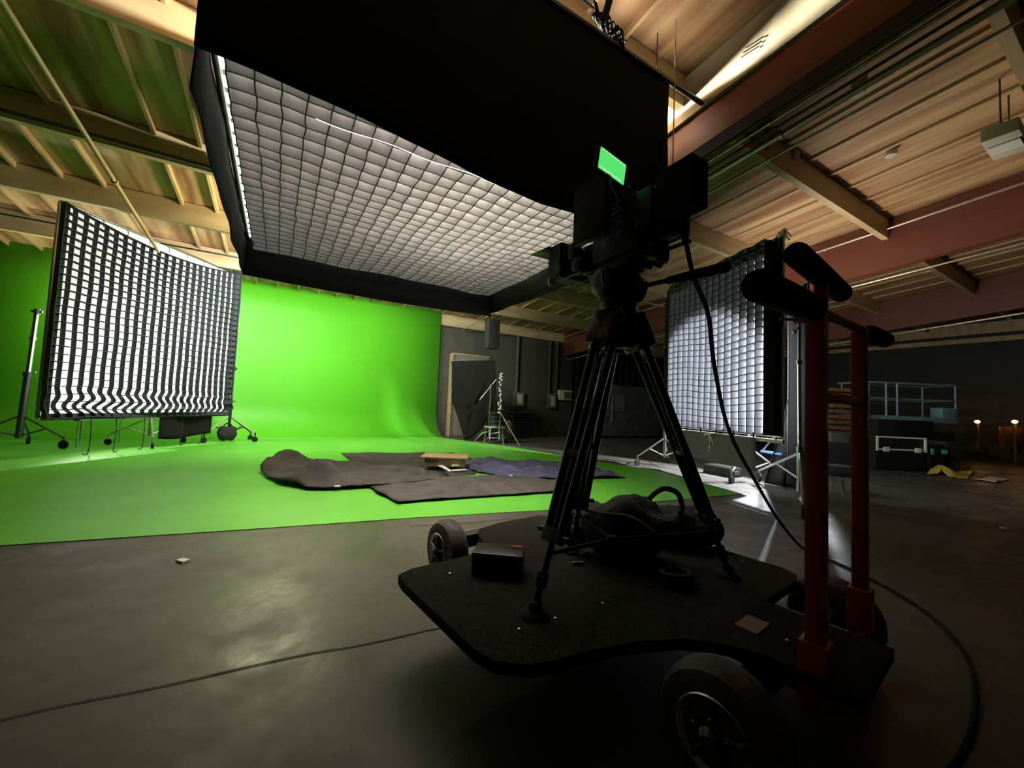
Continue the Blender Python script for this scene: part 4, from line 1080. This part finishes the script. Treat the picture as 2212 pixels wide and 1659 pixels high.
# matte box
mx = MB()
mx.box(cb(0, .31, .11), (.17, .035, .16), None, .006).box(cb(0, .34, .185), (.19, .10, .010)).box(cb(0, .34, .03), (.18, .08, .008)).box(cb(-.092, .345, .11), (.008, .09, .16)).box(cb(.092, .345, .11), (.008, .09, .16))
mbx = mx.out('matte_box', M['cam'], t)
fl = MB(); fl.quadgrid(lambda u, v: cb(-.11 + .22 * u, .37 + .17 * v, .19 + .012 * v), 2, 2)
fl.out('top_flap', M['green_reflect'], mbx, solid=.003)
MB().box(cb(-.12, .33, .0), (.03, .015, .035), None, .004).out('white_tag', M['white'], mbx)
mb = MB()
for i in range(3): mb.tube([cb(-.115 + .014 * i, .30, .10 - .008 * i), cb(-.118 + .01 * i, .30, .04)], .0025, 5)
mb.out('tie_wire', M['rope'], mbx)
# rods, base plate, follow focus
MB().box(cb(0, 0, .012), (.12, .34, .022), None, .004).out('base_plate', M['camgrey'], t)
MB().cyl(cb(-.05, -.3, .03), cb(-.05, .36, .03), .008).cyl(cb(.05, -.3, .03), cb(.05, .36, .03), .008).out('support_rod', M['camgrey'], t)
MB().lathe(cb(-.09, .16, .04), (-1, 0, 0), [(.02, -.03), (.032, 0), (.032, .02), (.02, .024)], 24).box(cb(-.06, .16, .05), (.06, .05, .05), None, .006).out('follow_focus', M['cam'], t)
MB().box(cb(-.085, .20, .115), (.045, .05, .07), None, .008).lathe(cb(-.07, .17, .1), (0, 1, 0), [(.018, 0), (.02, .01), (.02, .03), (.018, .035)], 20).out('lens_motor', M['cam'], t)
# top handle
MB().tube([cb(0, -.14, .20), cb(0, -.13, .26), cb(0, .08, .265), cb(0, .12, .21)], .012, 8, smooth=4).out('top_handle', M['camgrey'], t)
# viewfinder/EVF arm
MB().cyl(cb(-.08, .0, .16), cb(-.14, -.06, .17), .012).cyl(cb(-.14, .02, .17), cb(-.14, -.16, .17), .026).out('viewfinder', M['cam'], t)
# monitor that faces the operator
mc = at(1323, 359, f=1.46)
scr = thing  # (kept simple: monitor is a part of the camera)
RMn = Matrix.Rotation(.06, 3, 'Z') @ Matrix.Rotation(.14, 3, 'Y')
mon = MB().box(mc + RMn @ Vector((0, .012, .0)), (.158, .020, .104), RMn, .005).out('monitor', M['cam'], t)
MB().box(mc + Vector((0, .0, .0)), (.138, .004, .082), RMn).out('screen', M['monitor'], mon, smooth=False)
mb = MB()
for i in range(8): mb.box(mc + RMn @ Vector((-.056 + .016 * i, -.003, .036)), (.007, .002, .0035), RMn)
for i in range(11): mb.box(mc + RMn @ Vector((-.058 + .0105 * i, -.003, -.0365)), (.005, .002, .0045 * random.uniform(.6, 1.2)), RMn)
mb.out('screen_readout', M['monitorbar'], mon, smooth=False)
MB().cyl(mc + Vector((.02, .02, -.04)), cb(.0, -.05, .2), .012).out('monitor_arm', M['camgrey'], t)
mon2 = at(1278, 455, f=1.52)
MB().box(mon2, (.030, .17, .24), Matrix.Rotation(.1, 3, 'Z'), .006).out('side_monitor', M['cam'], t)
# wireless boxes on the body, battery block at the rear
MB().box(cb(.09, -.06, .15), (.05, .16, .12), None, .006).box(cb(.06, -.02, .25), (.07, .12, .09), None, .006).box(cb(-.03, -.08, .235), (.05, .1, .07), None, .006).out('wireless_box', M['cam'], t)
bq = at(1470, 412, f=1.34)
bat = MB().box(bq, (.088, .15, .165), None, .006).out('battery_box', M['foam'], t)
MB().box(bq + Vector((-.0, .12, -.02)), (.10, .08, .14), None, .01).box(cb(.03, -.22, .12), (.10, .12, .12), None, .01).out('battery_mount', M['cam'], t)
for (px, y0, y1) in ((1425, 305, 400), (1440, 318, 400)):
    MB().cyl(at(px, y0, f=1.45), at(px, y1, f=1.45), .0045).out('antenna', M['rubber'], t)
mb = MB()
for (px, py, r_) in ((1415, 404, .004), (1359, 403, .003), (1326, 451, .0025), (1378, 414, .002)):
    mb.sph(at(px, py, f=1.36), r_, n=6)
mb.out('chrome_screw', M['steel'], t)
# loose cables at the back of the camera
MB().tube([at(1408, 535, f=1.45), at(1430, 500, f=1.42), at(1460, 487, f=1.40), at(1477, 500, f=1.38)], .0055, 8, smooth=5).tube([at(1410, 530, f=1.45), at(1440, 525, f=1.43), at(1465, 515, f=1.4), at(1476, 505, f=1.38)], .004, 8, smooth=5).tube([at(1475, 465, f=1.36), at(1479, 480, f=1.37), at(1479, 500, f=1.38)], .004, 8, smooth=4).out('short_cable', M['rubber'], t)
mb = MB()
for i in range(6):
    p0 = cb(.05 + random.uniform(-.02, .03), -.06 + random.uniform(-.1, .05), random.uniform(.0, .06))
    mb.tube([p0, p0 + Vector((.025, -.02, -.02)), p0 + Vector((.005, -.04, .01))], .009, 6, smooth=3)
mb.out('cable_tangle', M['rubber'], t)
# long cable from the camera down across the floor
pts = [at(1479, 498, f=1.38), at(1486, 545, f=1.40), at(1500, 602, f=1.45), at(1530, 680, f=1.52), at(1543, 790, f=1.65), at(1575, 930, f=1.85), at(1632, 1040, f=2.15), at(1690, 1135, f=2.6), at(1742, 1190, z=.01), at(1810, 1217, z=.01), at(1900, 1260, z=.01), at(2000, 1322, z=.01), at(2072, 1395, z=.01), at(2105, 1480, z=.01), at(2090, 1600, z=.01), at(1980, 1750, z=.01)]
t = thing('power_cable', 'long black cable hanging from the camera and curling across the floor at right', 'cable', (pts[8].x, pts[8].y, 0))
MB().tube(pts, .0085, 8, smooth=8).out('cord', M['rubber'], t)
MB().cyl(at(1476, 490, f=1.38), at(1481, 527, f=1.39), .012, n=10).out('connector', M['rubber'], t)
